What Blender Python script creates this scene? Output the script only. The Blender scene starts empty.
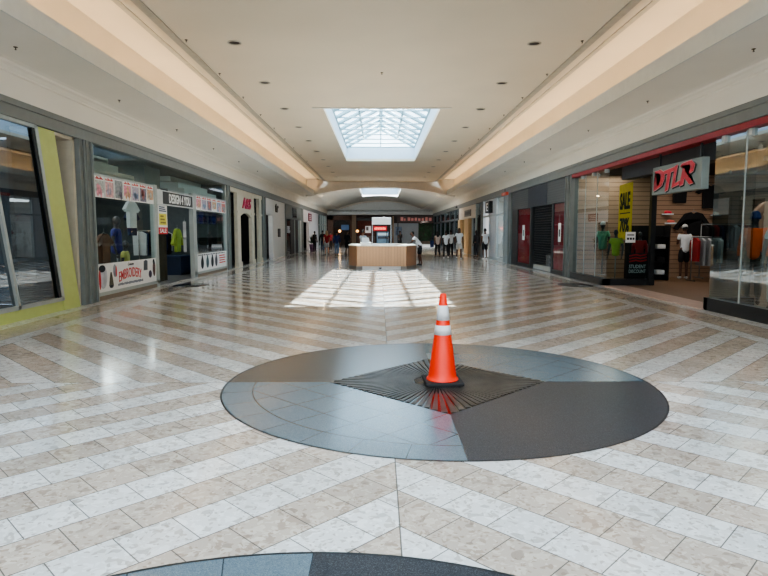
import bpy, bmesh, math, random
from mathutils import Vector, Matrix
random.seed(7)
S = bpy.context.scene
COL = S.collection
XC = 0.115            # hall centre line
HW = 6.25             # half width to the shop fronts
CAMH = 1.49
XL, XR = XC - HW, XC + HW
PI = math.pi

# ------------------------------------------------------------------ materials
MATS = {}
def _nt(name):
    m = bpy.data.materials.new(name); m.use_nodes = True
    nt = m.node_tree; nt.nodes.clear()
    out = nt.nodes.new('ShaderNodeOutputMaterial')
    return m, nt, out
def srgb(c):
    return tuple(((v/255.0)/12.92 if v/255.0 <= 0.04045 else (((v/255.0)+0.055)/1.055)**2.4) for v in c)
def mat(name, rgb, rough=.6, metal=0.0, var=.08, scale=6.0, emit=0.0, spec=.5, bump=0.0):
    """principled surface with a little procedural noise in its colour; rgb in 0..255 sRGB"""
    if name in MATS: return MATS[name]
    m, nt, out = _nt(name)
    b = nt.nodes.new('ShaderNodeBsdfPrincipled'); nt.links.new(b.outputs[0], out.inputs[0])
    c = srgb(rgb)
    tc = nt.nodes.new('ShaderNodeTexCoord'); nz = nt.nodes.new('ShaderNodeTexNoise')
    nz.inputs['Scale'].default_value = scale; nz.inputs['Detail'].default_value = 3
    nt.links.new(tc.outputs['Object'], nz.inputs['Vector'])
    rp = nt.nodes.new('ShaderNodeValToRGB')
    rp.color_ramp.elements[0].position = .3; rp.color_ramp.elements[1].position = .7
    rp.color_ramp.elements[0].color = tuple(v*(1-var) for v in c)+(1,)
    rp.color_ramp.elements[1].color = tuple(min(1, v*(1+var)) for v in c)+(1,)
    nt.links.new(nz.outputs['Fac'], rp.inputs[0]); nt.links.new(rp.outputs[0], b.inputs['Base Color'])
    b.inputs['Roughness'].default_value = rough; b.inputs['Metallic'].default_value = metal
    b.inputs['Specular IOR Level'].default_value = spec
    if emit:
        nt.links.new(rp.outputs[0], b.inputs['Emission Color']); b.inputs['Emission Strength'].default_value = emit
    if bump:
        bp = nt.nodes.new('ShaderNodeBump'); bp.inputs['Strength'].default_value = bump; bp.inputs['Distance'].default_value = .01
        nt.links.new(nz.outputs['Fac'], bp.inputs['Height']); nt.links.new(bp.outputs[0], b.inputs['Normal'])
    MATS[name] = m
    return m
def glass(name, tint=(235, 240, 240), refl=1.0, ior=1.5):
    if name in MATS: return MATS[name]
    m, nt, out = _nt(name)
    t = nt.nodes.new('ShaderNodeBsdfTransparent'); t.inputs[0].default_value = srgb(tint)+(1,)
    g = nt.nodes.new('ShaderNodeBsdfGlossy'); g.inputs['Roughness'].default_value = .01; g.inputs[0].default_value = (.9, .95, 1, 1)
    f = nt.nodes.new('ShaderNodeFresnel'); f.inputs[0].default_value = ior
    k = nt.nodes.new('ShaderNodeMath'); k.operation = 'MULTIPLY'; k.inputs[1].default_value = refl; k.use_clamp = True
    mx = nt.nodes.new('ShaderNodeMixShader')
    nt.links.new(f.outputs[0], k.inputs[0]); nt.links.new(k.outputs[0], mx.inputs[0])
    nt.links.new(t.outputs[0], mx.inputs[1]); nt.links.new(g.outputs[0], mx.inputs[2]); nt.links.new(mx.outputs[0], out.inputs[0])
    MATS[name] = m
    return m

class G:
    """tiny node-expression helper"""
    def __init__(s, nt): s.nt = nt
    def m(s, op, a, b=None, c=None):
        n = s.nt.nodes.new('ShaderNodeMath'); n.operation = op
        for i, v in enumerate((a, b, c)):
            if v is None: continue
            if isinstance(v, (int, float)): n.inputs[i].default_value = v
            else: s.nt.links.new(v, n.inputs[i])
        return n.outputs[0]
    def mix(s, f, a, b):
        n = s.nt.nodes.new('ShaderNodeMix'); n.data_type = 'RGBA'
        for i, v in ((0, f), (6, a), (7, b)):
            if isinstance(v, (int, float)): n.inputs[i].default_value = v
            elif isinstance(v, tuple): n.inputs[i].default_value = v+(1,)
            else: s.nt.links.new(v, n.inputs[i])
        return n.outputs[2]
    def ramp(s, f, p0, p1, c0=(0, 0, 0), c1=(1, 1, 1)):
        n = s.nt.nodes.new('ShaderNodeValToRGB')
        n.color_ramp.elements[0].position = p0; n.color_ramp.elements[1].position = p1
        n.color_ramp.elements[0].color = c0+(1,); n.color_ramp.elements[1].color = c1+(1,)
        s.nt.links.new(f, n.inputs[0]); return n.outputs[0]

TW = .3048
FX0, FD0 = .105, 5.886       # floor chevron axes
def floor_material():
    m, nt, out = _nt('terrazzo_chevron_floor'); g = G(nt)
    b = nt.nodes.new('ShaderNodeBsdfPrincipled'); nt.links.new(b.outputs[0], out.inputs[0])
    geo = nt.nodes.new('ShaderNodeNewGeometry')
    sx = nt.nodes.new('ShaderNodeSeparateXYZ'); nt.links.new(geo.outputs['Position'], sx.inputs[0])
    X, Y = sx.outputs[0], sx.outputs[1]
    dx = g.m('SUBTRACT', X, FX0); dy = g.m('SUBTRACT', Y, FD0)
    u = g.m('ABSOLUTE', dx); v = g.m('ABSOLUTE', dy)
    up = g.m('GREATER_THAN', dy, 0); right = g.m('GREATER_THAN', dx, 0)
    k = 1/math.sqrt(2)/TW
    s = g.m('MULTIPLY', g.m('SUBTRACT', u, v), k); t = g.m('MULTIPLY', g.m('ADD', u, v), k)
    ph = g.m('SUBTRACT', .86, g.m('MULTIPLY', up, .61))
    sp = g.m('ADD', s, ph); idx = g.m('FLOOR', sp)
    par = g.m('FLOORED_MODULO', g.m('ADD', idx, right), 2)      # 0 white, 1 beige
    tt = g.m('ADD', g.m('ADD', t, .1), g.m('MULTIPLY', g.m('ADD', idx, 5), .5))
    def edge(q, w):
        fr = g.m('FRACT', q); d = g.m('MINIMUM', fr, g.m('SUBTRACT', 1, fr)); return g.m('LESS_THAN', d, w)
    gr_s = edge(sp, .012); gr_t = edge(tt, .010)
    tid = g.m('ADD', g.m('MULTIPLY', idx, 17.13), g.m('ADD', g.m('MULTIPLY', g.m('FLOOR', tt), 5.71), g.m('ADD', g.m('MULTIPLY', right, 3.3), g.m('MULTIPLY', up, 7.7))))
    wn = nt.nodes.new('ShaderNodeTexWhiteNoise'); wn.noise_dimensions = '1D'; nt.links.new(tid, wn.inputs['W'])
    axis = g.m('MAXIMUM', g.m('LESS_THAN', u, .004), g.m('LESS_THAN', v, .004))
    # border strips next to the shops
    hx = g.m('ABSOLUTE', g.m('SUBTRACT', X, XC))
    b1 = g.m('GREATER_THAN', hx, 5.10); b2 = g.m('GREATER_THAN', hx, 5.37); b3 = g.m('GREATER_THAN', hx, 5.93)
    border_par = g.m('SUBTRACT', b2, b3)
    par2 = g.m('ADD', g.m('MULTIPLY', par, g.m('SUBTRACT', 1, b1)), g.m('MULTIPLY', border_par, b1))
    gy = edge(g.m('DIVIDE', Y, .61), .006)
    bl = g.m('MAXIMUM', g.m('LESS_THAN', g.m('ABSOLUTE', g.m('SUBTRACT', hx, 5.10)), .005), g.m('MAXIMUM', g.m('LESS_THAN', g.m('ABSOLUTE', g.m('SUBTRACT', hx, 5.37)), .005), g.m('LESS_THAN', g.m('ABSOLUTE', g.m('SUBTRACT', hx, 5.93)), .005)))
    inner = g.m('SUBTRACT', 1, b1)
    grout = g.m('MAXIMUM', g.m('MULTIPLY', inner, g.m('MAXIMUM', axis, g.m('MAXIMUM', gr_s, gr_t))), g.m('MAXIMUM', bl, g.m('MULTIPLY', b1, gy)))
    # marble chips
    def chips(scale, lo, hi):
        vo = nt.nodes.new('ShaderNodeTexVoronoi'); vo.inputs['Scale'].default_value = scale
        nz = nt.nodes.new('ShaderNodeTexNoise'); nz.inputs['Scale'].default_value = 9
        mp = nt.nodes.new('ShaderNodeMixRGB'); mp.blend_type = 'LINEAR_LIGHT'; mp.inputs[0].default_value = .045
        nt.links.new(geo.outputs['Position'], mp.inputs[1]); nt.links.new(nz.outputs['Color'], mp.inputs[2])
        nt.links.new(geo.outputs['Position'], nz.inputs['Vector'])
        nt.links.new(mp.outputs[0], vo.inputs['Vector'])
        se = nt.nodes.new('ShaderNodeSeparateColor'); nt.links.new(vo.outputs['Color'], se.inputs[0])
        return se.outputs[0], se.outputs[1]
    c1, c1b = chips(22, 0, 1); c2, c2b = chips(60, 0, 1)
    beige = srgb((193, 176, 161)); beige_d = srgb((168, 148, 132)); beige_l = srgb((211, 197, 181))
    white = srgb((222, 217, 212)); white_d = srgb((190, 181, 172)); white_l = srgb((238, 234, 230))
    def tile(base, dark, light):
        a = g.mix(g.m('MULTIPLY', g.m('GREATER_THAN', c1, .84), .7), base, light)
        a = g.mix(g.m('MULTIPLY', g.m('LESS_THAN', c1, .08), .75), a, dark)
        a = g.mix(g.m('MULTIPLY', g.m('GREATER_THAN', c2, .86), .7), a, light)
        a = g.mix(g.m('MULTIPLY', g.m('LESS_THAN', c2, .09), .9), a, dark)
        a = g.mix(g.m('MULTIPLY', g.m('LESS_THAN', c1b, .05), .55), a, tuple(v*.72 for v in dark))
        return a
    col = g.mix(par2, tile(white, white_d, white_l), tile(beige, beige_d, beige_l))
    # per-tile tone
    tone = g.m('ADD', .90, g.m('MULTIPLY', wn.outputs['Value'], .18))
    hsv = nt.nodes.new('ShaderNodeHueSaturation'); nt.links.new(col, hsv.inputs['Color']); nt.links.new(tone, hsv.inputs['Value'])
    # far tiles are thin: keep the grout faint
    fin = g.mix(g.m('MULTIPLY', grout, .85), hsv.outputs[0], srgb((84, 79, 74)))
    nt.links.new(fin, b.inputs['Base Color'])
    nz = nt.nodes.new('ShaderNodeTexNoise'); nz.inputs['Scale'].default_value = 1.3; nz.inputs['Detail'].default_value = 4
    nt.links.new(geo.outputs['Position'], nz.inputs['Vector'])
    rr = g.m('ADD', .07, g.m('MULTIPLY', nz.outputs['Fac'], .10))
    nt.links.new(rr, b.inputs['Roughness'])
    b.inputs['Specular IOR Level'].default_value = .55
    return m

def granite(name, base, speck, light, rough=.12, cx=0, cy=0, ring=1.81, grout=True, gcol=(30, 33, 36), diag=True):
    m, nt, out = _nt(name); g = G(nt)
    b = nt.nodes.new('ShaderNodeBsdfPrincipled'); nt.links.new(b.outputs[0], out.inputs[0])
    geo = nt.nodes.new('ShaderNodeNewGeometry')
    vo = nt.nodes.new('ShaderNodeTexVoronoi'); vo.inputs['Scale'].default_value = 260
    nt.links.new(geo.outputs['Position'], vo.inputs['Vector'])
    se = nt.nodes.new('ShaderNodeSeparateColor'); nt.links.new(vo.outputs['Color'], se.inputs[0])
    c = g.mix(g.m('GREATER_THAN', se.outputs[0], .78), srgb(base), srgb(light))
    c = g.mix(g.m('LESS_THAN', se.outputs[0], .25), c, srgb(speck))
    if grout:
        sx = nt.nodes.new('ShaderNodeSeparateXYZ'); nt.links.new(geo.outputs['Position'], sx.inputs[0])
        dx = g.m('SUBTRACT', sx.outputs[0], cx); dy = g.m('SUBTRACT', sx.outputs[1], cy)
        r = g.m('SQRT', g.m('ADD', g.m('MULTIPLY', dx, dx), g.m('MULTIPLY', dy, dy)))
        k = 1/math.sqrt(2)/.3695
        a = g.m('FRACT', g.m('MULTIPLY', g.m('ADD', dx, dy), k)); d = g.m('FRACT', g.m('MULTIPLY', g.m('SUBTRACT', dx, dy), k))
        def ed(q, w): return g.m('LESS_THAN', g.m('MINIMUM', q, g.m('SUBTRACT', 1, q)), w)
        grid = g.m('MULTIPLY', g.m('MAXIMUM', ed(a, .012), ed(d, .012)), g.m('LESS_THAN', r, ring))
        ang = g.m('FRACT', g.m('MULTIPLY', g.m('ADD', g.m('ARCTAN2', dy, dx), PI), 32/(2*PI)))
        rad = g.m('MULTIPLY', ed(ang, .008), g.m('GREATER_THAN', r, ring))
        rg = g.m('LESS_THAN', g.m('ABSOLUTE', g.m('SUBTRACT', r, ring)), .006)
        gg = g.m('MULTIPLY', g.m('MAXIMUM', rg, g.m('MAXIMUM', grid, rad)), .8)
        c = g.mix(gg, c, srgb(gcol))
    nt.links.new(c, b.inputs['Base Color']); b.inputs['Roughness'].default_value = rough
    b.inputs['Specular IOR Level'].default_value = .6 if rough < .3 else .35
    return m

def stripes_mat(name, c0, c1, axis='Z', pitch=.1, width=.08, rough=.5, emit=0.0, bump=.0):
    """planks or slats: thin darker joints at a regular pitch along one object axis"""
    if name in MATS: return MATS[name]
    m, nt, out = _nt(name); g = G(nt)
    b = nt.nodes.new('ShaderNodeBsdfPrincipled'); nt.links.new(b.outputs[0], out.inputs[0])
    geo = nt.nodes.new('ShaderNodeNewGeometry')
    sx = nt.nodes.new('ShaderNodeSeparateXYZ'); nt.links.new(geo.outputs['Position'], sx.inputs[0])
    q = sx.outputs['XYZ'.index(axis)]
    fr = g.m('FRACT', g.m('DIVIDE', q, pitch)); j = g.m('LESS_THAN', fr, width)
    wn = nt.nodes.new('ShaderNodeTexWhiteNoise'); wn.noise_dimensions = '1D'; nt.links.new(g.m('FLOOR', g.m('DIVIDE', q, pitch)), wn.inputs['W'])
    nz = nt.nodes.new('ShaderNodeTexNoise'); nz.inputs['Scale'].default_value = 14; nt.links.new(geo.outputs['Position'], nz.inputs['Vector'])
    base = g.mix(g.m('MULTIPLY', g.m('ADD', wn.outputs[0], nz.outputs['Fac']), .3), srgb(c0), tuple(v*.7 for v in srgb(c0)))
    c = g.mix(j, base, srgb(c1))
    nt.links.new(c, b.inputs['Base Color']); b.inputs['Roughness'].default_value = rough
    if emit:
        nt.links.new(c, b.inputs['Emission Color']); b.inputs['Emission Strength'].default_value = emit
    MATS[name] = m
    return m

# ------------------------------------------------------------------ mesh helpers
class MB:
    def __init__(s): s.bm = bmesh.new()
    def box(s, x0, x1, y0, y1, z0, z1, bevel=0):
        x0, x1 = sorted((x0, x1)); y0, y1 = sorted((y0, y1)); z0, z1 = sorted((z0, z1))
        v = [s.bm.verts.new(p) for p in ((x0, y0, z0), (x1, y0, z0), (x1, y1, z0), (x0, y1, z0), (x0, y0, z1), (x1, y0, z1), (x1, y1, z1), (x0, y1, z1))]
        fs = [s.bm.faces.new([v[i] for i in q]) for q in ((0, 3, 2, 1), (4, 5, 6, 7), (0, 1, 5, 4), (1, 2, 6, 5), (2, 3, 7, 6), (3, 0, 4, 7))]
        if bevel:
            es = list({e for f in fs for e in f.edges})
            bmesh.ops.bevel(s.bm, geom=es, offset=bevel, segments=2, affect='EDGES', profile=.6)
        return s
    def poly(s, pts):
        s.bm.faces.new([s.bm.verts.new(p) for p in pts]); return s
    def prism(s, pts, d):
        """closed 3-D polygon extruded by vector d"""
        d = Vector(d); a = [s.bm.verts.new(p) for p in pts]; b = [s.bm.verts.new(Vector(p)+d) for p in pts]
        n = len(a); s.bm.faces.new(a[::-1]); s.bm.faces.new(b)
        for i in range(n): s.bm.faces.new((a[i], a[(i+1) % n], b[(i+1) % n], b[i]))
        return s
    def lathe(s, prof, n=24, c=(0, 0, 0), sx=1, sy=1, smooth=True):
        rings = []
        for r, z in prof:
            if r < 1e-6: rings.append([s.bm.verts.new((c[0], c[1], c[2]+z))])
            else: rings.append([s.bm.verts.new((c[0]+r*sx*math.cos(2*PI*i/n), c[1]+r*sy*math.sin(2*PI*i/n), c[2]+z)) for i in range(n)])
        for a, b in zip(rings, rings[1:]):
            for i in range(n):
                j = (i+1) % n
                if len(a) == 1 and len(b) == 1: continue
                if len(a) == 1: f = s.bm.faces.new((a[0], b[j], b[i]))
                elif len(b) == 1: f = s.bm.faces.new((a[i], a[j], b[0]))
                else: f = s.bm.faces.new((a[i], a[j], b[j], b[i]))
                f.smooth = smooth
        return s
    def tube(s, p0, p1, r0, r1=None, n=10, cap=True):
        r1 = r0 if r1 is None else r1
        p0, p1 = Vector(p0), Vector(p1); d = (p1-p0).normalized()
        a = d.orthogonal().normalized(); b = d.cross(a)
        R = [[s.bm.verts.new(p+a*(r*math.cos(2*PI*i/n))+b*(r*math.sin(2*PI*i/n))) for i in range(n)] for p, r in ((p0, r0), (p1, r1))]
        for i in range(n):
            f = s.bm.faces.new((R[0][i], R[0][(i+1) % n], R[1][(i+1) % n], R[1][i])); f.smooth = True
        if cap: s.bm.faces.new(R[0][::-1]); s.bm.faces.new(R[1])
        return s
    def ball(s, c, r, seg=12, sc=(1, 1, 1)):
        M = Matrix.Translation(c) @ Matrix.Diagonal((*sc, 1))
        res = bmesh.ops.create_uvsphere(s.bm, u_segments=seg, v_segments=max(6, seg*2//3), radius=r, matrix=M)
        for v in res['verts']:
            for f in v.link_faces: f.smooth = True
        return s
    def sweep(s, prof, p0, p1, axis='y'):
        """open cross-section (x,z) extruded along y from p0 to p1"""
        a = [s.bm.verts.new((x, p0, z)) for x, z in prof]; b = [s.bm.verts.new((x, p1, z)) for x, z in prof]
        for i in range(len(prof)-1): s.bm.faces.new((a[i], a[i+1], b[i+1], b[i]))
        return s
    def build(s, name, m, parent=None):
        return link(name, s.bm, m, parent)
def link(name, bm, m, parent=None, normals=True):
    if normals: bmesh.ops.recalc_face_normals(bm, faces=bm.faces)
    me = bpy.data.meshes.new(name); bm.to_mesh(me); bm.free()
    me.materials.append(m)
    o = bpy.data.objects.new(name, me); COL.objects.link(o)
    if parent: o.parent = parent
    return o
def tag(o, label, cat, group=None, kind=None):
    o['label'] = label; o['category'] = cat
    if group: o['group'] = group
    if kind: o['kind'] = kind
    return o
def struct(o): o['kind'] = 'structure'; return o
def thing(name, label, cat, loc=(0, 0, 0), rz=0, group=None):
    o = bpy.data.objects.new(name, None); COL.objects.link(o); o.empty_display_size = .1
    o.location = loc; o.rotation_euler = (0, 0, rz)
    return tag(o, label, cat, group)
def sempty(name, loc=(0, 0, 0)):
    o = bpy.data.objects.new(name, None); COL.objects.link(o); o.location = loc; o.empty_display_size = .1
    return struct(o)
def dup(root, loc, label, rz=None):
    r = root.copy(); COL.objects.link(r); r.location = loc; r['label'] = label
    if rz is not None: r.rotation_euler = (0, 0, rz)
    for ch in list(root.children):
        c = ch.copy(); COL.objects.link(c); c.parent = r
        for gch in ch.children:
            d = gch.copy(); COL.objects.link(d); d.parent = c
    return r
AX = {'L': Matrix(((0, 0, 1), (1, 0, 0), (0, 1, 0))),          # on the left wall, facing +X
      'R': Matrix(((0, 0, -1), (-1, 0, 0), (0, 1, 0))),        # on the right wall, facing -X
      'F': Matrix(((1, 0, 0), (0, 0, -1), (0, 1, 0)))}         # facing the camera end of the hall
def text(body, name, m, face, loc, w=None, h=None, parent=None, extrude=.006, offset=0.0, shear=0.0, arc=0.0, space=1.0):
    cu = bpy.data.curves.new('t', 'FONT'); cu.body = body; cu.align_x = 'CENTER'; cu.align_y = 'CENTER'
    cu.extrude = extrude; cu.offset = offset; cu.shear = shear; cu.space_character = space; cu.resolution_u = 3
    t = bpy.data.objects.new('t', cu); COL.objects.link(t)
    dg = bpy.context.evaluated_depsgraph_get(); dg.update()
    me = bpy.data.meshes.new_from_object(t.evaluated_get(dg))
    bpy.data.objects.remove(t)
    xs = [v.co.x for v in me.vertices]; ys = [v.co.y for v in me.vertices]
    cx, cy = (min(xs)+max(xs))/2, (min(ys)+max(ys))/2; W, H = max(xs)-min(xs), max(ys)-min(ys)
    sx = (w/W) if w else (h/H); sy = (h/H) if h else sx
    R = AX[face]
    for v in me.vertices:
        x, y, z = (v.co.x-cx)*sx, (v.co.y-cy)*sy, v.co.z
        if arc: y += -arc*(2*x/(w or W*sx))**2 + arc*.5
        v.co = R @ Vector((x, y, z)) + Vector(loc)
    me.materials.clear(); me.materials.append(m)
    o = bpy.data.objects.new(name, me); COL.objects.link(o)
    if parent:
        o.parent = parent; o.matrix_parent_inverse = parent.matrix_world.inverted() if False else Matrix.Translation(-parent.location)
    return o
def area(name, loc, rot, sx, sy, power, col=(1, 1, 1), spread=None):
    l = bpy.data.lights.new(name, 'AREA'); l.shape = 'RECTANGLE'; l.size = sx; l.size_y = sy; l.energy = power; l.color = col
    if spread: l.spread = spread
    o = bpy.data.objects.new(name, l); COL.objects.link(o); o.location = loc; o.rotation_euler = rot
    return o
def point(name, loc, power, col=(1, 1, 1), r=.05):
    l = bpy.data.lights.new(name, 'POINT'); l.energy = power; l.color = col; l.shadow_soft_size = r
    o = bpy.data.objects.new(name, l); COL.objects.link(o); o.location = loc; return o

# palette
M_ceil = mat('ceiling_plaster', (226, 212, 190), .75, var=.03, scale=.6)
M_cove = mat('cove_plaster', (226, 213, 192), .7, var=.03, scale=.8)
M_soff = mat('soffit_plaster', (236, 229, 216), .7, var=.03, scale=.8)
M_mould = mat('moulding_paint', (214, 206, 194), .6, var=.03)
M_head = mat('grey_head_metal', (128, 130, 127), .5, metal=.0, var=.05)
M_pil = mat('grey_pilaster_metal', (118, 122, 120), .5, metal=.0, var=.06)
M_alu = mat('pale_aluminium', (176, 182, 178), .4, metal=.3, var=.05)
M_dark = mat('dark_frame', (32, 35, 38), .4, var=.1)
M_black = mat('black', (18, 18, 20), .5, var=.2)
M_white = mat('white_paint', (232, 232, 230), .5, var=.03)
M_cream = mat('cream_paint', (205, 196, 176), .6, var=.05)
M_red = mat('red_panel', (196, 24, 44), .25, var=.08)
M_redtrim = mat('red_head_trim', (150, 34, 44), .45, var=.06)
M_int = mat('shop_interior_grey', (120, 122, 122), .8, var=.08)
M_intd = mat('shop_interior_dark', (34, 38, 42), .8, var=.15)
M_navy = mat('navy_recess', (24, 26, 44), .7, var=.1)
M_green = mat('lime_green_panel', (190, 198, 120), .5, var=.04)
M_steel = mat('brushed_steel', (150, 152, 152), .35, metal=.8, var=.06)
M_glass = glass('shop_glass', (222, 232, 230), .35, 1.5)
M_glassd = glass('dark_shop_glass', (96, 112, 124), .22, 1.5)
M_glassr = glass('clear_shop_glass', (200, 216, 216), .28, 1.5)
M_skyglass = glass('skylight_glass', (226, 240, 247), .6, 1.3)
M_ink = mat('black_ink', (26, 26, 30), .7)
M_redink = mat('red_ink', (205, 40, 44), .6)
M_whiteink = mat('white_ink', (236, 236, 234), .6)
M_paper = mat('poster_paper', (232, 230, 226), .6, var=.03)

# ------------------------------------------------------------------ floor
mb = MB(); mb.poly([(XC-6.5, -14, 0), (XC+6.5, -14, 0), (XC+6.5, 92, 0), (XC-6.5, 92, 0)])
struct(mb.build('floor', floor_material()))
# granite discs let into the floor
def medallion(name, label, cx, cy, r, lightNL, z=.003):
    root = thing(name, label, 'floor inlay', (cx, cy, 0))
    blue = granite('blue_granite_'+label[:5], (100, 116, 126), (88, 104, 114), (114, 129, 137), .16, cx, cy, gcol=(30, 36, 42))
    coal = granite('charcoal_granite_'+label[:5], (55, 58, 64), (36, 39, 43), (84, 88, 94), .30, cx, cy, gcol=(58, 60, 62))
    dark2 = granite('dark_granite_'+label[:5], (78, 76, 75), (66, 64, 63), (92, 91, 90), .22, cx, cy, gcol=(60, 60, 60))
    N = 40
    for q, (a0, m) in enumerate(((0, blue if lightNL else coal), (90, dark2 if lightNL else blue), (180, blue if lightNL else coal), (270, coal if lightNL else blue))):
        b = MB(); pts = [(0, 0, z)] + [(r*math.cos(math.radians(a0+90*i/N)), r*math.sin(math.radians(a0+90*i/N)), z) for i in range(N+1)]
        b.prism(pts, (0, 0, -.002)); o = b.build('granite_quadrant', m, root)
        o['label'] = ('polished blue grey granite quadrant' if m is blue else 'dark charcoal granite quadrant')
    b = MB(); n = 120
    for i in range(n):
        a, c = 2*PI*i/n, 2*PI*(i+1)/n
        b.poly([((r+dr)*math.cos(t), (r+dr)*math.sin(t), z+.0004) for dr, t in ((-.002, a), (.014, a), (.014, c), (-.002, c))])
    b.build('edging_strip', M_dark, root)
    return root
medallion('floor_medallion', 'large round granite floor inlay with the orange cone standing at its centre', .585, 5.886, 2.09, True)
medallion('floor_medallion', 'round granite floor inlay cut off by the bottom edge, nearest the camera', -.306, .575, 2.09, False)
# ribbed black diamond
gr = thing('ribbed_plate', 'black diamond-shaped floor plate with fine ribs fanning out from under the cone', 'floor plate', (.585, 5.886, 0))
H = 1.09
b = MB(); b.prism([(H, 0, .0034), (0, H, .0034), (-H, 0, .0034), (0, -H, .0034)], (0, 0, .001)); b.build('base_plate', mat('wet_black_stone', (26, 25, 25), .10, var=.3, scale=5, spec=.7), gr)
b = MB(); n = 80
for i in range(n):
    a = 2*PI*(i+.5)/n; ro = H/(abs(math.cos(a))+abs(math.sin(a)))-.012; ri = .24
    d = Vector((math.cos(a), math.sin(a), 0)); p = Vector((-d.y, d.x, 0)); w0, w1 = ri*PI/n*.62, ro*PI/n*.62
    z = .0046
    b.prism([tuple(d*ri-p*w0+Vector((0, 0, z))), tuple(d*ro-p*w1+Vector((0, 0, z))), tuple(d*ro+p*w1+Vector((0, 0, z))), tuple(d*ri+p*w0+Vector((0, 0, z)))], (0, 0, .006))
b.build('radial_rib', mat('ribbed_black_stone', (74, 69, 64), .38, var=.45, scale=4, spec=.35), gr)
b = MB(); b.lathe([(0, .0046), (.23, .0046), (.23, .009), (0, .009)], 40); b.build('centre_disc', mat('worn_black_stone', (70, 68, 67), .2, var=.35, scale=7), gr)
# small dark round inlays in the side border
for x, w in ((XC-5.5, 'left'), (XC+5.53, 'right')):
    o = MB().lathe([(0, .0005), (.47, .0005), (.47, .003), (0, .003)], 48, sy=1.5).build('floor_disc', granite('dark_disc_'+w, (40, 43, 47), (26, 28, 30), (70, 72, 76), .15, grout=False))
    o.location = (x, 17.1, 0); tag(o, 'small dark oval floor inlay in the %s border of the walkway' % w, 'floor inlay', 'small dark floor inlays')

# ------------------------------------------------------------------ ceiling, coves, skylights
ZC = CAMH+3.74
SKX0, SKX1, SK0, SK1 = -1.68, 1.86, 18.4, 31.7
NEAR0, NEAR1 = -10.0, 6.0
S20, S21, S2X = 50.4, 61.0, 1.75
def flat(mb, x0, x1, y0, y1, z=ZC): mb.box(x0, x1, y0, y1, z, z+.12)
ex = 3.96
b = MB()
flat(b, XC-ex, XC+ex, NEAR1, SK0); flat(b, XC-ex, SKX0, SK0, SK1); flat(b, SKX1, XC+ex, SK0, SK1); flat(b, XC-ex, XC+ex, SK1, 44.5)
flat(b, XC-ex, XC-3.0, NEAR0, NEAR1); flat(b, XC+3.0, XC+ex, NEAR0, NEAR1); flat(b, XC-ex, XC+ex, -14, NEAR0)
struct(b.build('ceiling', M_ceil))
prof = [(4.83, 2.77), (4.83, 3.06), (4.95, 3.06), (4.95, 2.85), (5.37, 2.85), (5.37, 3.9), (4.52, 3.9), (4.52, 3.86), (4.44, 3.86), (4.44, 3.84), (4.36, 3.84), (4.33, 3.80), (4.14, 3.80), (4.12, 3.76), (4.04, 3.76), (4.04, 3.74), (3.95, 3.74)]
sof = [(6.25, 2.21), (6.13, 2.21), (6.13, 2.58), (6.10, 2.60), (6.10, 2.63), (6.04, 2.67), (5.98, 2.69), (5.96, 2.72), (5.88, 2.735), (4.83, 2.77)]
for s, n in ((-1, 'left'), (1, 'right')):
    b = MB(); b.sweep([(XC+s*x, z+CAMH) for x, z in prof], -14, 44.0); struct(b.build('trim_1' if s < 0 else 'trim_2', M_cove))
    b = MB(); b.sweep([(XC+s*x, z+CAMH) for x, z in sof], -14, 70.0); struct(b.build('trim_3' if s < 0 else 'trim_4', M_soff))
    # outer closing skin above the shops
    b = MB(); b.box(XC+s*6.25, XC+s*6.5, -14, 70, 3.70, 6.2); struct(b.build('wall_'+n, M_int))
    # grey head band over the shop fronts
    b = MB(); b.box(XC+s*6.17, XC+s*6.45, -14, 70, 3.40, 3.598); b.box(XC+s*6.14, XC+s*6.44, -14, 70, 3.60, 3.70)
    struct(b.build('trim_5' if s < 0 else 'trim_6', M_head))
    b = MB(); b.box(XC+s*4.53, XC+s*4.42, -14, 44, CAMH+3.825, CAMH+3.85); b.box(XC+s*4.10, XC+s*3.95, -14, 44, CAMH+3.715, CAMH+3.738); struct(b.build('trim_30' if s < 0 else 'trim_31', mat('moulding_shadow_grey', (182, 174, 160), .6)))  # darker strips paint in the shadow lines of the moulding steps
    b = MB(); b.box(XC+s*4.81, XC+s*4.84, -14, 44, CAMH+2.765, CAMH+3.075); struct(b.build('trim_32' if s < 0 else 'trim_33', mat('lip_white', (216, 214, 204), .6, var=.03)))
    # cove end returns
    b = MB(); b.poly([(XC+s*5.37, 44, CAMH+2.77), (XC+s*5.37, 44, CAMH+3.95), (XC+s*3.9, 44, CAMH+3.95), (XC+s*4.83, 44, CAMH+2.77)])
    struct(b.build('trim_7' if s < 0 else 'trim_8', M_mould))
    # fluorescent strips lying in the cove
    area('cove_strip_lamp', (XC+s*5.12, 22.5, CAMH+2.89), (0, 0, 0), .10, 42.0, 190, (1.0, .87, .71))
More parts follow.
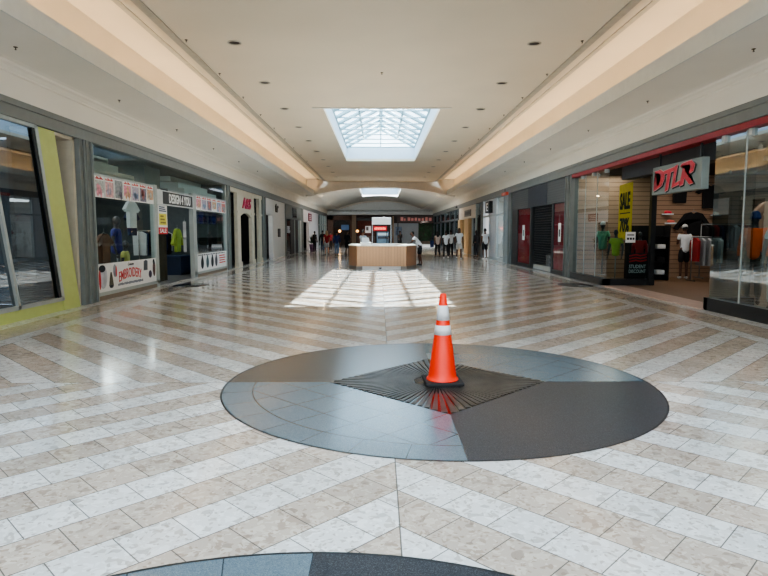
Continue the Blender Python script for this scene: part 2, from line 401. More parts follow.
# skylight over the hall
def skylight(name, x0, x1, y0, y1, zb, well, ny, nx, rise, wellmat):
    root = sempty(name, ((x0+x1)/2, (y0+y1)/2, zb))
    def loc(o): o.parent = root; o.matrix_parent_inverse = Matrix.Translation(-root.location); return o
    zt = zb+well
    b = MB(); t = .1
    zw = zb+.121; b.box(x0-t, x0, y0-t, y1+t, zw, zt); b.box(x1, x1+t, y0-t, y1+t, zw, zt); b.box(x0, x1, y0-t, y0, zw, zt); b.box(x0, x1, y1, y1+t, zw, zt)
    loc(b.build('well_wall', wellmat))
    b = MB(); w = .07; zl = zb-.025
    b.box(x0-w-.25, x1+w+.25, y0-.05-w, y0, zl, zb)
    loc(b.build('opening_rim', M_mould))
    xm = (x0+x1)/2
    b = MB()
    for i in range(ny+1):
        y = y0+(y1-y0)*i/ny
        b.tube((x0, y, zt), (xm, y, zt+rise), .075, n=6); b.tube((x1, y, zt), (xm, y, zt+rise), .075, n=6); b.tube((x0, y, zt), (x1, y, zt), .03, n=6)
        if i % 2 == 0: b.tube((xm, y, zt), (xm, y, zt+rise), .025, n=6)
    for k in range(nx+1):
        u = k/nx; x = x0+(x1-x0)*u; z = zt+rise*(1-abs(2*u-1)); r = .05 if k*2 != nx else .09
        b.tube((x, y0, z), (x, y1, z), r, n=6)
    loc(b.build('glazing_bar', mat('skylight_bar_white', (170, 200, 210), .5, var=.03)))
    b = MB()
    b.poly([(x0, y0, zt+.05), (xm, y0, zt+rise+.05), (xm, y1, zt+rise+.05), (x0, y1, zt+.05)]); b.poly([(xm, y0, zt+rise+.05), (x1, y0, zt+.05), (x1, y1, zt+.05), (xm, y1, zt+rise+.05)])
    b.poly([(x0, y0, zt), (x1, y0, zt), (xm, y0, zt+rise)]); b.poly([(x0, y1, zt), (xm, y1, zt+rise), (x1, y1, zt)])
    loc(b.build('pane', M_skyglass))
    # sky portal
    p = area('skylight_portal', (xm, (y0+y1)/2, zb+.02), (0, 0, 0), x1-x0, y1-y0, 10); p.data.cycles.is_portal = True
    return root
M_well = mat('skylight_well_white', (214, 226, 236), .6, var=.02)
skylight('window_1', SKX0, SKX1, SK0, SK1, ZC, .72, 10, 4, .9, M_well)
skylight('window_2', XC-3.0, XC+3.0, NEAR0, NEAR1, ZC, .8, 10, 4, 1.2, M_well)
skylight('window_3', XC-S2X, XC+S2X, S20, S21, ZC-.02, 1.2, 8, 4, .8, M_well)
# arched cross rib, vaulted bay behind it, end lunette
def arc_pts(hw, z0, z1, n=28, cx=XC):
    """circular arc through (+-hw,z0) and (0,z1)"""
    sag = z1-z0; R = (hw*hw+sag*sag)/(2*sag); cz = z1-R; a = math.asin(hw/R)
    return [(cx+R*math.sin(-a+2*a*i/n), cz+R*math.cos(-a+2*a*i/n)) for i in range(n+1)]
lo = arc_pts(5.45, CAMH+2.62, CAMH+3.30); hi = arc_pts(5.45, CAMH+2.95, CAMH+3.76)
b = MB()
for i in range(len(lo)-1):
    (x0, z0), (x1, z1), (X0, Z0), (X1, Z1) = lo[i], lo[i+1], hi[i], hi[i+1]
    b.poly([(x0, 43.9, z0), (x1, 43.9, z1), (X1, 43.9, Z1), (X0, 43.9, Z0)]); b.poly([(x0, 44.6, z0), (X0, 44.6, Z0), (X1, 44.6, Z1), (x1, 44.6, z1)])
    b.poly([(x0, 43.9, z0), (x0, 44.6, z0), (x1, 44.6, z1), (x1, 43.9, z1)])
bmesh.ops.remove_doubles(b.bm, verts=b.bm.verts, dist=1e-4)
struct(b.build('trim_9', M_mould))
b = MB()
for i in range(len(hi)-1): b.poly([(hi[i][0], 44.4, hi[i][1]-.3), (hi[i+1][0], 44.4, hi[i+1][1]-.3), (hi[i+1][0], 44.4, 7), (hi[i][0], 44.4, 7)])
struct(b.build('wall_back', M_mould))
b = MB(); v = arc_pts(5.0, CAMH+2.77, CAMH+3.76)
for (ya, yb, skip) in ((44.6, S20, False), (S20, S21, True), (S21, 70.0, False)):
    for i in range(len(v)-1):
        (x0, z0), (x1, z1) = v[i], v[i+1]
        if skip:
            lo_, hi_ = XC-S2X, XC+S2X
            if x0 >= lo_ and x1 <= hi_: continue
            if x1 > lo_ and x0 < lo_: x1, z1 = lo_, z0+(z1-z0)*(lo_-x0)/(x1-x0)
            if x0 < hi_ and x1 > hi_: x0, z0 = hi_, z0+(z1-z0)*(hi_-x0)/(x1-x0)
        b.poly([(x0, ya, z0), (x1, ya, z1), (x1, yb, z1), (x0, yb, z0)])
b.poly([(XC-6.4, 44.3, CAMH+3.5), (XC-4.0, 44.3, CAMH+3.95), (XC+4.0, 44.3, CAMH+3.95), (XC+6.4, 44.3, CAMH+3.5), (XC+6.4, 44.3, CAMH+5), (XC-6.4, 44.3, CAMH+5)])
struct(b.build('ceiling', mat('vault_plaster', (204, 200, 190), .75, var=.03, scale=.8)))
b = MB(); b.box(XC-6.5, XC+6.5, 70.0, 70.3, 3.63, 5.6); b.box(XC-6.5, XC+6.5, 69.9, 70.3, 3.60, 3.68)
struct(b.build('wall_back', mat('end_lunette_paint', (220, 222, 220), .7, var=.03)))
b = MB(); v = arc_pts(5.0, CAMH+2.74, CAMH+3.70)
for i in range(len(v)-1):
    b.box(v[i][0], v[i+1][0]+.01, 69.8, 70.0, v[i][1]-.1, v[i][1]+.12)
struct(b.build('trim_10', M_mould))
for s in (-1, 1):
    for y in (47.5, 56, 65): point('vault_lamp', (XC+s*4.55, y, CAMH+2.95), 9, (1, .74, .45), .1)

area('vault_added_fill', (XC, 44.85, CAMH+3.50), (math.radians(84), 0, 0), 5.0, .12, 170, (1, .97, .93))  # unseen area light added behind the rib to brighten vault and lunette
# recessed downlights and sprinklers
def downlight(loc, label):
    r = thing('recessed_downlight', label, 'ceiling light', loc, 0, 'recessed downlights in the flat ceiling')
    MB().lathe([(.105, -.002), (.135, -.004), (.135, -.016), (.105, -.014)], 24).build('trim_ring', mat('downlight_ring', (190, 182, 168), .4), r)
    MB().lathe([(0, -.003), (.105, -.003)], 24).build('lamp_recess', mat('downlight_hole', (66, 52, 40), .5, var=.3), r)
    return r
ORD = ['first', 'second', 'third', 'fourth', 'fifth', 'sixth', 'seventh', 'eighth', 'ninth', 'tenth', 'eleventh']
dl = None
for k in range(10):
    for s, w in ((-1, 'left'), (1, 'right')):
        lab = '%s recessed downlight from the camera along the %s side of the flat ceiling' % (ORD[k], w); p = (XC+s*2.96, 12.2+3.15*k, ZC)
        dl = dup(dl, p, lab) if dl else downlight(p, lab)
def sprinkler(loc, label, group):
    r = thing('ceiling_sprinkler', label, 'sprinkler', loc, 0, group)
    MB().lathe([(0, 0), (.032, 0), (.028, -.008), (.009, -.010), (.007, -.036), (.016, -.038), (.016, -.042), (0, -.044)], 12).build('sprinkler_head', mat('brass_dark', (70, 60, 48), .4, metal=.5), r)
    return r
sp = None
for k in range(9):
    for s, w in ((-1, 'left'), (1, 'right')):
        lab = '%s small sprinkler head from the camera beside the %s edge moulding' % (ORD[k], w); p = (XC+s*3.86, 12.05+2.45*k, ZC)
        sp = dup(sp, p, lab) if sp else sprinkler(p, lab, 'sprinkler heads along the ceiling edges')
s2 = dup(sp, (.07, 14.4, ZC), 'single sprinkler head in the middle of the ceiling in front of the skylight'); s2['group'] = 'sprinkler heads in the ceiling middle'
s3 = None
for k in range(6):
    for s, w in ((-1, 'left'), (1, 'right')):
        p = (XC+s*5.5, 9.2+3.55*k, CAMH+2.746)
        o = dup(sp, p, '%s small sprinkler head from the camera under the grey soffit above the %s shops' % (ORD[k], w)); o['group'] = 'sprinkler heads under the soffits'

# ------------------------------------------------------------------ traffic cone
cone = thing('traffic_cone', 'orange traffic cone with two white reflective collars on a black base', 'traffic cone', (.625, 5.80, .0108), math.radians(3))
b = MB(); b.box(-.185, .185, -.185, .185, .012, .045, .010); b.box(-.15, .15, -.17, .17, 0, .013); b.build('base', mat('black_rubber', (20, 20, 22), .6, var=.2), cone)
Zb, Zt = .045, .885
def cr(z): return .142+(.030-.142)*(z-Zb)/(Zt-Zb)
pr = [(.158, Zb), (.156, Zb+.012), (.146, Zb+.02)]+[(cr(Zb+.025+(Zt-Zb-.025)*i/16), Zb+.025+(Zt-Zb-.025)*i/16) for i in range(17)]+[(.024, Zt+.006), (.02, Zt), (.018, Zt-.1)]
MB().lathe(pr, 40).build('cone_body', mat('safety_orange', (246, 46, 8), .42, var=.03), cone)
for z0, z1 in ((Zb+.53*.84, Zb+.64*.84), (Zb+.70*.84, Zb+.87*.84)):
    MB().lathe([(cr(z0), z0), (cr(z0)+.004, z0), (cr(z1)+.004, z1), (cr(z1), z1)], 40).build('reflective_collar', mat('reflective_white', (218, 216, 214), .35, var=.03, scale=40), cone)

# ------------------------------------------------------------------ figures
def skin_mesh(verts, edges, radii, roots, sub=1):
    bm = bmesh.new(); sl = bm.verts.layers.skin.verify()
    vs = [bm.verts.new(p) for p in verts]
    for v, r in zip(vs, radii): v[sl].radius = (r, r) if isinstance(r, (int, float)) else r
    for i in roots: vs[i][sl].use_root = True
    for a, c in edges: bm.edges.new((vs[a], vs[c]))
    me = bpy.data.meshes.new('sk'); bm.to_mesh(me); bm.free()
    o = bpy.data.objects.new('sk', me); COL.objects.link(o)
    m = o.modifiers.new('s', 'SKIN'); m.use_smooth_shade = True
    if sub:
        q = o.modifiers.new('d', 'SUBSURF'); q.levels = sub; q.render_levels = sub
    dg = bpy.context.evaluated_depsgraph_get(); dg.update()
    r = bpy.data.meshes.new_from_object(o.evaluated_get(dg)); bpy.data.objects.remove(o)
    bm = bmesh.new(); bm.from_mesh(r); bpy.data.meshes.remove(r)
    for f in bm.faces: f.smooth = True
    return bm
STAND = dict(pel=(0, 0, .93), wst=(0, -.005, 1.08), cst=(0, 0, 1.27), nck=(0, -.01, 1.44), hb=(0, .0, 1.50), hd=(0, .015, 1.60),
             shL=(-.165, -.01, 1.39), elL=(-.225, -.03, 1.12), wrL=(-.235, .05, .87), shR=(.165, -.01, 1.39), elR=(.225, -.03, 1.12), wrR=(.235, .05, .87),
             hpL=(-.085, 0, .88), knL=(-.095, .02, .48), anL=(-.10, -.02, .09), hpR=(.085, 0, .88), knR=(.095, .02, .48), anR=(.10, -.02, .09))
WALK = dict(knL=(-.09, .14, .50), anL=(-.09, .16, .09), knR=(.09, -.06, .49), anR=(.09, -.30, .13), elL=(-.22, -.10, 1.13), wrL=(-.23, -.05, .88), elR=(.22, .06, 1.13), wrR=(.22, .18, .92))
PHONE = dict(elR=(.22, .02, 1.12), wrR=(.10, .24, 1.20), elL=(-.22, .02, 1.12), wrL=(-.08, .24, 1.17))
LEAN = dict(pel=(0, -.10, .93), wst=(0, -.02, 1.06), cst=(0, .11, 1.22), nck=(0, .21, 1.37), hb=(0, .25, 1.42), hd=(0, .29, 1.51),
            shL=(-.165, .17, 1.33), elL=(-.25, .32, 1.10), wrL=(-.10, .50, 1.06), shR=(.165, .17, 1.33), elR=(.25, .32, 1.10), wrR=(.10, .50, 1.06),
            hpL=(-.085, -.10, .88), hpR=(.085, -.10, .88), knL=(-.10, -.09, .48), anL=(-.11, -.18, .09), knR=(.10, -.04, .48), anR=(.10, -.10, .09))
def head_geo(bm, c, featureless=False):
    c = Vector(c)
    res = bmesh.ops.create_uvsphere(bm, u_segments=16, v_segments=12, radius=1)
    for v in res['verts']:
        x, y, z = v.co
        k = 1.0 if z > -.1 else 1.0-.30*min(1, (-z-.1)/.9)
        v.co = Vector((x*.073*k, y*.090*k+(.012 if z < -.3 else 0), z*.115)) + c
        for f in v.link_faces: f.smooth = True
    if featureless: return
    nose = bmesh.ops.create_uvsphere(bm, u_segments=8, v_segments=6, radius=1)
    for v in nose['verts']: v.co = Vector((v.co.x*.014, v.co.y*.022+.090, v.co.z*.024-.018)) + c
    lip = bmesh.ops.create_uvsphere(bm, u_segments=8, v_segments=6, radius=1)
    for v in lip['verts']: v.co = Vector((v.co.x*.024, v.co.y*.012+.078, v.co.z*.009-.060)) + c
    for s in (-1, 1):
        ear = bmesh.ops.create_uvsphere(bm, u_segments=8, v_segments=6, radius=1)
        for v in ear['verts']: v.co = Vector((v.co.x*.012+s*.074, v.co.y*.022-.005, v.co.z*.032-.005)) + c
def figure(name, label, cat, loc, rz=0, H=1.7, skin=None, top=None, sleeve=.55, bottom=None, shorts=False, shoes=None, hair=None, long_hair=False, cap=None, pose=None, group=None, kind='person', torso_only=False, beanie=None, hem=0.0):
    P = dict(STAND); P.update(pose or {})
    P = {k: Vector(v) for k, v in P.items()}
    k = H/1.7
    root = thing(name, label, cat, loc, rz, group); root.scale = (k, k, k)
    # body, one continuous skinned surface with hands
    V, E, R, roots = [], [], [], []
    def add(p, r, par=None):
        V.append(tuple(p)); R.append(r)
        if par is not None: E.append((par, len(V)-1))
        return len(V)-1
    pel = add(P['pel'], .115); roots.append(pel)
    wst = add(P['wst'], .105, pel); cst = add(P['cst'], (.125, .115), wst); nck = add(P['nck'], .062, cst); hb = add(P['hb'], .05, nck); add(P['hd'], .055, hb)
    for s in 'LR':
        sg = -1 if s == 'L' else 1
        sh = add(P['sh'+s], .058, cst); el = add(P['el'+s], .040, sh); wr = add(P['wr'+s], .027, el)
        d = (P['wr'+s]-P['el'+s]).normalized(); side = Vector((0, 1, 0)) if abs(d.y) < .7 else Vector((-sg, 0, 0))
        side = (side-d*side.dot(d)).normalized(); nrm = d.cross(side)
        add(P['wr'+s]+d*.055, (.030, .018), wr)
        pc = P['wr'+s]+d*.07; inw = Vector((-sg, 0, 0)); inw = (inw-d*inw.dot(d)); inw = inw.normalized() if inw.length > .2 else nrm
        for i, (o, ln) in enumerate(((.024, .070), (.008, .080), (-.008, .074), (-.024, .058))):
            a = add(pc+side*o, .0095); roots.append(a)
            m_ = add(pc+side*o*1.1+d*ln*.55+inw*.006, .0085, a); add(pc+side*o*1.1+d*ln*.95+inw*.026, .0075, m_)
        a = add(pc-d*.04+side*.022, .011); roots.append(a); m_ = add(pc-d*.01+side*.050+inw*.008, .0095, a); add(pc+d*.022+side*.056+inw*.018, .008, m_)
        if not torso_only:
            hp = add(P['hp'+s], .085, pel); kn = add(P['kn'+s], .056, hp); an = add(P['an'+s], .038, kn)
            add(P['an'+s]+Vector((sg*.01, .12, -.05)), .030, an)
    bm = skin_mesh(V, E, R, roots)
    head_geo(bm, P['hd']+Vector((0, .0, .015)), kind != 'person')
    body = link('body', bm, skin, root)
    # clothes grown on the same joints
    if top:
        V, E, R = [], [], []
        c = add(P['cst'], (.145, .135)); n_ = add(P['cst'].lerp(P['nck'], .75), .085, c)
        w = add(P['wst'], .134, c); w = add(P['pel']+Vector((0, 0, .01)), .146, w); add(P['pel']+Vector((0, 0, -.11-hem)), .150, w)
        for s in 'LR':
            sh = add(P['sh'+s]*1.0, .076, c)
            if sleeve > .6:
                e = add(P['el'+s], .056, sh); add(P['wr'+s].lerp(P['el'+s], .08), .042, e)
            elif sleeve > 0: add(P['sh'+s].lerp(P['el'+s], sleeve), .066, sh)
        link('shirt', skin_mesh(V, E, R, [0]), top, root)
    if bottom:
        V, E, R = [], [], []
        p0 = add(P['pel'].lerp(P['wst'], .6), .112); p = add(P['pel']+Vector((0, 0, .0)), .134, p0)
        for s in 'LR':
            hp = add(P['hp'+s]+Vector((0, 0, -.03)), .102, p)
            if shorts:
                add(P['hp'+s].lerp(P['kn'+s], .5), .100, hp); add(P['hp'+s].lerp(P['kn'+s], .95), .094, len(V)-1)
            else:
                kn = add(P['kn'+s], .074, hp); add(P['an'+s]+Vector((0, 0, .03)), .060, kn)
        link('shorts' if shorts else 'trousers', skin_mesh(V, E, R, [0]), bottom, root)
    if shoes:
        for s in 'LR':
            sg = -1 if s == 'L' else 1; a = P['an'+s]; V, E, R = [], [], []
            q = add(a+Vector((0, -.03, -.04)), .045); q = add(a+Vector((sg*.005, .06, -.045)), .045, q); add(a+Vector((sg*.012, .15, -.055)), .034, q)
            bm = skin_mesh(V, E, R, [0])
            zmin = a.z-.09
            for v in bm.verts: v.co.z = max(v.co.z, zmin)
            link('shoe', bm, shoes, root)
    hc = P['hd']+Vector((0, 0, .015))
    if hair:
        bm = bmesh.new(); res = bmesh.ops.create_uvsphere(bm, u_segments=16, v_segments=12, radius=1)
        for v in list(res['verts']):
            x, y, z = v.co
            if z < -.45 or (y > .35 and z < .45): bm.verts.remove(v); continue
            v.co = Vector((x*.084, y*.099-.006, z*.122+.006))+hc
        if long_hair:
            r2 = bmesh.ops.create_uvsphere(bm, u_segments=12, v_segments=10, radius=1)
            for v in r2['verts']: v.co = Vector((v.co.x*.095, v.co.y*.060-.075, v.co.z*.19-.12))+hc
        for f in bm.faces: f.smooth = True
        link('hair', bm, hair, root)
    if kind == 'person':
        for s in (-1, 1):
            MB().ball(hc+Vector((s*.030, .079, .010)), .010, 8, (1.2, .6, .7)).build('eye', M_ink, root)
    if cap or beanie:
        b = MB(); b.lathe([(.082, .02), (.086, .05), (.078, .10), (.045, .135), (0, .145)], 18, tuple(hc), 1, 1.12)
        if cap:
            b.prism([tuple(hc+Vector((.07*math.cos(t), .06+.13*math.sin(t), .035))) for t in [PI*i/10 for i in range(11)]], (0, 0, .01))
        else:
            b.lathe([(.084, -.01), (.094, .0), (.094, .04), (.086, .05)], 18, tuple(hc), 1, 1.12)
        b.build('cap' if cap else 'beanie', cap or beanie, root)
    return root
SK_D = mat('skin_dark_brown', (88, 58, 44), .55, var=.06); SK_M = mat('skin_brown', (128, 88, 66), .55, var=.06); SK_L = mat('skin_light', (196, 150, 124), .55, var=.06)
HR_B = mat('hair_black', (20, 17, 16), .6, var=.3, scale=40); HR_BL = mat('hair_blonde', (190, 160, 120), .6, var=.2, scale=40)
C_white = mat('white_cotton', (226, 228, 230), .85, var=.04); C_grey = mat('grey_cotton', (150, 152, 154), .85); C_lgrey = mat('pale_grey_cotton', (196, 196, 194), .85)
C_black = mat('black_cotton', (24, 24, 27), .85, var=.15); C_navy = mat('navy_denim', (34, 44, 78), .85); C_blue = mat('blue_jacket', (32, 46, 92), .8); C_jean = mat('blue_jeans', (100, 120, 152), .85)
C_red = mat('red_cloth', (150, 36, 40), .85); C_pink = mat('dusty_pink_cloth', (196, 140, 140), .85); C_orange = mat('orange_cloth', (214, 96, 36), .85); C_mint = mat('mint_cloth', (128, 190, 156), .85)
C_lime = mat('lime_cloth', (156, 178, 76), .85); C_yel = mat('pale_yellow_cloth', (198, 196, 120), .85); C_purple = mat('purple_cloth', (92, 64, 110), .85)
SHOE_W = mat('white_shoe', (214, 214, 212), .5); SHOE_B = mat('black_shoe', (26, 26, 28), .5)
M_mann = mat('mannequin_grey', (70, 70, 74), .35); M_mannb = mat('mannequin_black', (26, 26, 30), .3)
PG = 'shoppers walking in the far hall'
R90 = PI/2
figure('person', 'person in white shirt and black shorts leaning on the right end of the wooden kiosk', 'person', (1.80, 27.6, 0), R90, 1.63, SK_D, C_white, .5, C_black, True, SHOE_B, HR_B, pose=LEAN)
figure('person', 'person in grey top standing inside the wooden kiosk behind its left end', 'person', (-.72, 27.2, 0), -R90*.5, 1.62, SK_M, C_grey, .5, C_black, False, SHOE_B, HR_B, pose=PHONE)
figure('person', 'person in white tee and pale grey shorts walking alone along the right shops', 'person', (4.60, 34.4, 0), PI*1.0, 1.74, SK_D, C_white, .55, C_lgrey, True, SHOE_W, HR_B, True, pose=WALK, group=PG)
figure('person', 'person in white shirt and black trousers in the middle of the walking group', 'person', (3.93, 35.2, 0), .1, 1.60, SK_D, C_white, .55, C_black, False, SHOE_W, HR_B, pose=WALK, group=PG)
figure('person', 'person in pale grey shirt and black trousers right in the walking group of four', 'person', (4.36, 36.4, 0), .0, 1.66, SK_D, C_lgrey, .55, C_black, False, SHOE_B, HR_B, group=PG)
figure('person', 'person in beige top and black trousers beside a blue bag, left of the walking group', 'person', (3.58, 36.6, 0), .1, 1.56, SK_M, mat('beige_cotton', (196, 176, 166), .85), .4, C_black, False, SHOE_B, HR_B, True, pose=WALK, group=PG)
figure('person', 'person all in black standing at the white shop front on the right', 'person', (5.95, 36.6, 0), R90*.4, 1.62, SK_M, C_black, .9, C_black, False, SHOE_B, HR_B, True)
figure('person', 'person in white shirt and black shorts standing at the white shop front on the right', 'person', (6.0, 33.9, 0), R90*.2, 1.72, SK_D, C_white, .5, C_black, True, SHOE_W, HR_B)
figure('person', 'person in blue jacket and jeans walking away at the left of the kiosk', 'person', (-2.73, 38.9, 0), 0, 1.58, SK_M, C_blue, .9, C_jean, False, SHOE_B, HR_B, pose=WALK, group=PG)
figure('person', 'person with blonde hair in red top and white shorts, left of the kiosk', 'person', (-3.54, 40.7, 0), .2, 1.62, SK_L, C_red, .55, C_lgrey, True, SHOE_B, HR_BL, True, pose=WALK, group=PG)
figure('person', 'person all in dark clothes standing just left of the kiosk counter', 'person', (-2.10, 39.8, 0), -.4, 1.64, SK_D, C_black, .9, C_black, True, SHOE_B, HR_B, pose=PHONE, group=PG)
figure('person', 'person in black top standing by the third left shop entrance near the potted plant', 'person', (-5.25, 49.0, 0), -.6, 1.62, SK_D, C_black, .5, C_black, False, SHOE_B, HR_B, group=PG)
figure('person', 'person in dark clothes walking away between the red-topped person and the left shops', 'person', (-4.35, 46.5, 0), 0, 1.66, SK_D, C_black, .9, C_navy, False, SHOE_B, HR_B, pose=WALK, group=PG)
figure('person', 'person in dark red top far back on the left beside the glass corner', 'person', (-4.25, 52.5, 0), .3, 1.6, SK_M, C_red, .5, C_black, False, SHOE_B, HR_B, group=PG)
figure('person', 'person in black standing beyond the kiosk in front of the pale end wall', 'person', (1.75, 50.0, 0), .5, 1.66, SK_D, C_black, .5, C_black, False, SHOE_B, HR_B, pose=PHONE, group=PG)
figure('person', 'person in black seen over the kiosk right next to the drinks cooler', 'person', (.98, 52.0, 0), .0, 1.5, SK_D, C_black, .5, C_black, False, SHOE_B, HR_B, group=PG)
bag = thing('shoulder_bag', 'blue bag carried at the left side of the walking group', 'bag', (3.22, 36.42, .62))
MB().box(-.11, .11, -.08, .08, 0, .42, .04).build('bag_body', C_blue, bag); MB().tube((-.08, 0, .41), (.06, 0, .62), .012).tube((.08, 0, .41), (.06, 0, .62), .012).build('strap', C_navy, bag)

# ------------------------------------------------------------------ clothing pieces for the shops
def garment(name, label, cat, loc, rz, m, long=False, w=.46, h=.68, sl=.26, group=None, hanger=True, d=.05):
    r = thing(name, label, cat, loc, rz, group)
    hw = w/2
    sv = .55 if long else sl
    pts = [(-hw*.92, -h), (hw*.92, -h), (hw*.88, -.20), (hw*.95, -.20), (hw+sv*.42, -sv-.02), (hw+sv*.42+.13, -sv+.05), (hw*.98, -.02), (.09, .03), (.05, -.03), (-.05, -.03), (-.09, .03), (-hw*.98, -.02), (-hw-sv*.42-.13, -sv+.05), (-hw-sv*.42, -sv-.02), (-hw*.95, -.20), (-hw*.88, -.20)]
    b = MB(); b.prism([(x, -d, z) for x, z in pts], (0, 2*d, 0))
    bmesh.ops.bevel(b.bm, geom=[e for e in b.bm.edges], offset=.015, segments=1, affect='EDGES')
    b.build('shirt', m, r)
    if hanger:
        MB().tube((-hw*.8, 0, -.02), (0, 0, .06), .008, n=6).tube((hw*.8, 0, -.02), (0, 0, .06), .008, n=6).tube((0, 0, .06), (0, 0, .15), .005, n=6).build('hanger', M_steel, r)
    return r
def torso_form(label, loc, rz, top, cap=None, H=1.7, sleeve=.55, beanie=None, bottom=None, stand=True, lift=0):
    r = figure('mannequin', label, 'mannequin', loc, rz, H, M_mann, top, sleeve, bottom, False, SHOE_B if bottom else None, None, cap=cap, kind='form', torso_only=not bottom, beanie=beanie)
    if stand and not bottom:
        b = MB(); b.tube((0, 0, .015), (0, 0, .9), .018); b.lathe([(0, 0), (.16, 0), (.15, .015), (0, .02)], 20); b.build('stand', M_steel, r)
    return r

# ------------------------------------------------------------------ shop shells
def shell(side, y0, y1, depth, wallm, floorm, ceilm, zc=3.4, zf=.02, partitions=(True, True)):
    s = -1 if side == 'left' else 1
    x0, x1 = XC+s*6.25, XC+s*(6.25+depth)
    b = MB(); b.box(x1, x1+s*.1, y0, y1, 0, zc)
    if partitions[0]: b.box(x0+s*.12, x1, y0, y0+.08, 0, zc)
    if partitions[1]: b.box(x0+s*.12, x1, y1-.08, y1, 0, zc)
    struct(b.build('wall_'+side, wallm))
    b = MB(); b.box(x0+s*.1, x1, y0, y1, -.05, zf); struct(b.build('floor', floorm))
    b = MB(); b.box(x0+s*.15, x1, y0, y1, zc, zc+.06); struct(b.build('ceiling', ceilm))
def pilaster(n, side, y0, y1, m=None, x_in=6.215, z1=3.42):
    s = -1 if side == 'left' else 1
    b = MB(); b.box(XC+s*x_in, XC+s*6.45, y0+.012, y1-.012, .0, z1)
    b.box(XC+s*(x_in-.035), XC+s*6.3, y0, y0+(y1-y0)*.22, 0, z1); b.box(XC+s*(x_in-.035), XC+s*6.3, y1-(y1-y0)*.22, y1, 0, z1)
    return struct(b.build('trim_%d' % n, m or M_pil))
def lwin(root_name, parts):
    r = sempty(root_name)
    for nm, mbld, m in parts: mbld.build(nm, m, r)
    return r
M_fl = mat('shop_carpet_grey', (86, 86, 86), .8); M_flw = stripes_mat('shop_wood_floor', (126, 98, 74), (70, 52, 38), 'Y', .18, .04, .45)
M_fld = mat('shop_floor_dark', (46, 48, 52), .5)

# ---- left 1: dark glazed shop with slanted lime-green surround (runs past the frame)
shell('left', -2.0, 12.3, 5.0, M_intd, M_fld, M_intd, partitions=(True, False))
gx = XL
b = MB()
b.prism([(gx-.10, 10.92, 3.385), (gx-.10, 11.50, 3.385), (gx-.10, 12.18, 0.0), (gx-.10, 11.56, 0.0)], (.14, 0, 0))
b.prism([(gx-.10, -2, 0), (gx-.10, 11.7, 0), (gx-.10, 11.7, .20), (gx-.10, -2, .20)], (.13, 0, 0))
gs = sempty('window_4'); b.build('green_surround', M_green, gs)
b = MB()
for t0, t1, y in ((0, 0, 0),):
    b.prism([(gx-.05, 10.84, 3.385), (gx-.05, 10.93, 3.385), (gx-.05, 11.58, .20), (gx-.05, 11.49, .20)], (.10, 0, 0))
for yb in (10.12, 8.7, 7.3): b.prism([(gx-.05, yb-.70, 3.385), (gx-.05, yb-.63, 3.385), (gx-.05, yb+.04, .20), (gx-.05, yb-.03, .20)], (.10, 0, 0))
b.box(gx-.05, gx+.05, -2, 11.55, .19, .26); b.box(gx-.05, gx+.05, -2, 10.9, 3.34, 3.40)
b.build('silver_mullion', M_alu, gs)
b = MB(); b.poly([(gx, -2, .26), (gx, 11.5, .26), (gx, 10.86, 3.34), (gx, -2, 3.34)]); b.build('pane', M_glassd, gs)
b = MB()
b.prism([(gx+.02, 10.76, 3.34), (gx+.02, 10.85, 3.34), (gx+.02, 11.50, .26), (gx+.02, 11.38, .26)], (.02, 0, 0)); b.build('gasket', M_black, gs)
# recess beside it
b = MB(); b.box(XL-.50, XL-.02, 12.26, 12.34, 0, 3.4); b.box(XL-.50, XL-.02, 11.0, 12.34, 3.34, 3.4); struct(b.build('wall_left', M_cream))
b = MB(); b.box(XL-.56, XL-.48, 11.0, 12.34, 0, 3.4); struct(b.build('wall_left', M_navy))
pilaster(11, 'left', 12.36, 12.62); pilaster(12, 'left', 12.66, 12.94)
# tables/lights deep in the dark shop
for i, (x, y) in enumerate(((-9.2, 9.0), (-8.6, 11.2))):
    t = thing('display_table', ('low dark display table in the nearer part of the green-framed shop', 'low dark display table at the far end of the green-framed shop')[i], 'table', (x, y, .02))
    MB().box(-.5, .5, -.8, .8, .72, .78).build('tabletop', M_dark, t)
    for sx in (-.42, .42):
        for sy in (-.7, .7): MB().box(sx-.03, sx+.03, sy-.03, sy+.03, 0, .72).build('leg', M_dark, t)
for k in range(6): point('shop_spot', (-8.6-1.2*(k % 2), 2+1.6*k, 3.2), 2.5, (1, .95, .9), .03)

# ---- left 2: printing and T-shirt shop
shell('left', 12.95, 24.4, 6.0, mat('tee_shop_wall', (104, 112, 114), .8, var=.08), M_fl, M_int)
W2 = sempty('window_5'); fx = XL
b = MB()
for y0, y1, z1 in ((12.97, 13.07, 3.38), (16.50, 16.70, 2.80), (19.88, 20.22, 2.80), (24.10, 24.22, 3.38)): b.box(fx-.12, fx+.02, y0, y1, 0, z1)
for y0, y1 in ((12.97, 16.7), (19.9, 24.2)): b.box(fx-.10, fx+.02, y0, y1, .10, .18); b.box(fx-.08, fx+.01, y0, y1, 2.73, 2.78)
b.build('frame', M_alu, W2)
b = MB(); b.box(fx-.10, fx+.01, 13.0, 16.6, .0, .10); b.box(fx-.10, fx+.01, 20.1, 24.2, 0, .10); b.build('plinth', mat('tan_plinth', (128, 112, 96), .5), W2)
b = MB(); b.poly([(fx-.03, 13.05, .16), (fx-.03, 16.55, .16), (fx-.03, 16.55, 2.76), (fx-.03, 13.05, 2.76)]); b.poly([(fx-.03, 20.15, .16), (fx-.03, 24.12, .16), (fx-.03, 24.12, 2.76), (fx-.03, 20.15, 2.76)])
b.poly([(fx-.03, 13.0, 2.76), (fx-.03, 24.12, 2.76), (fx-.03, 24.12, 3.40), (fx-.03, 13.0, 3.40)]); b.build('pane', M_glass, W2)
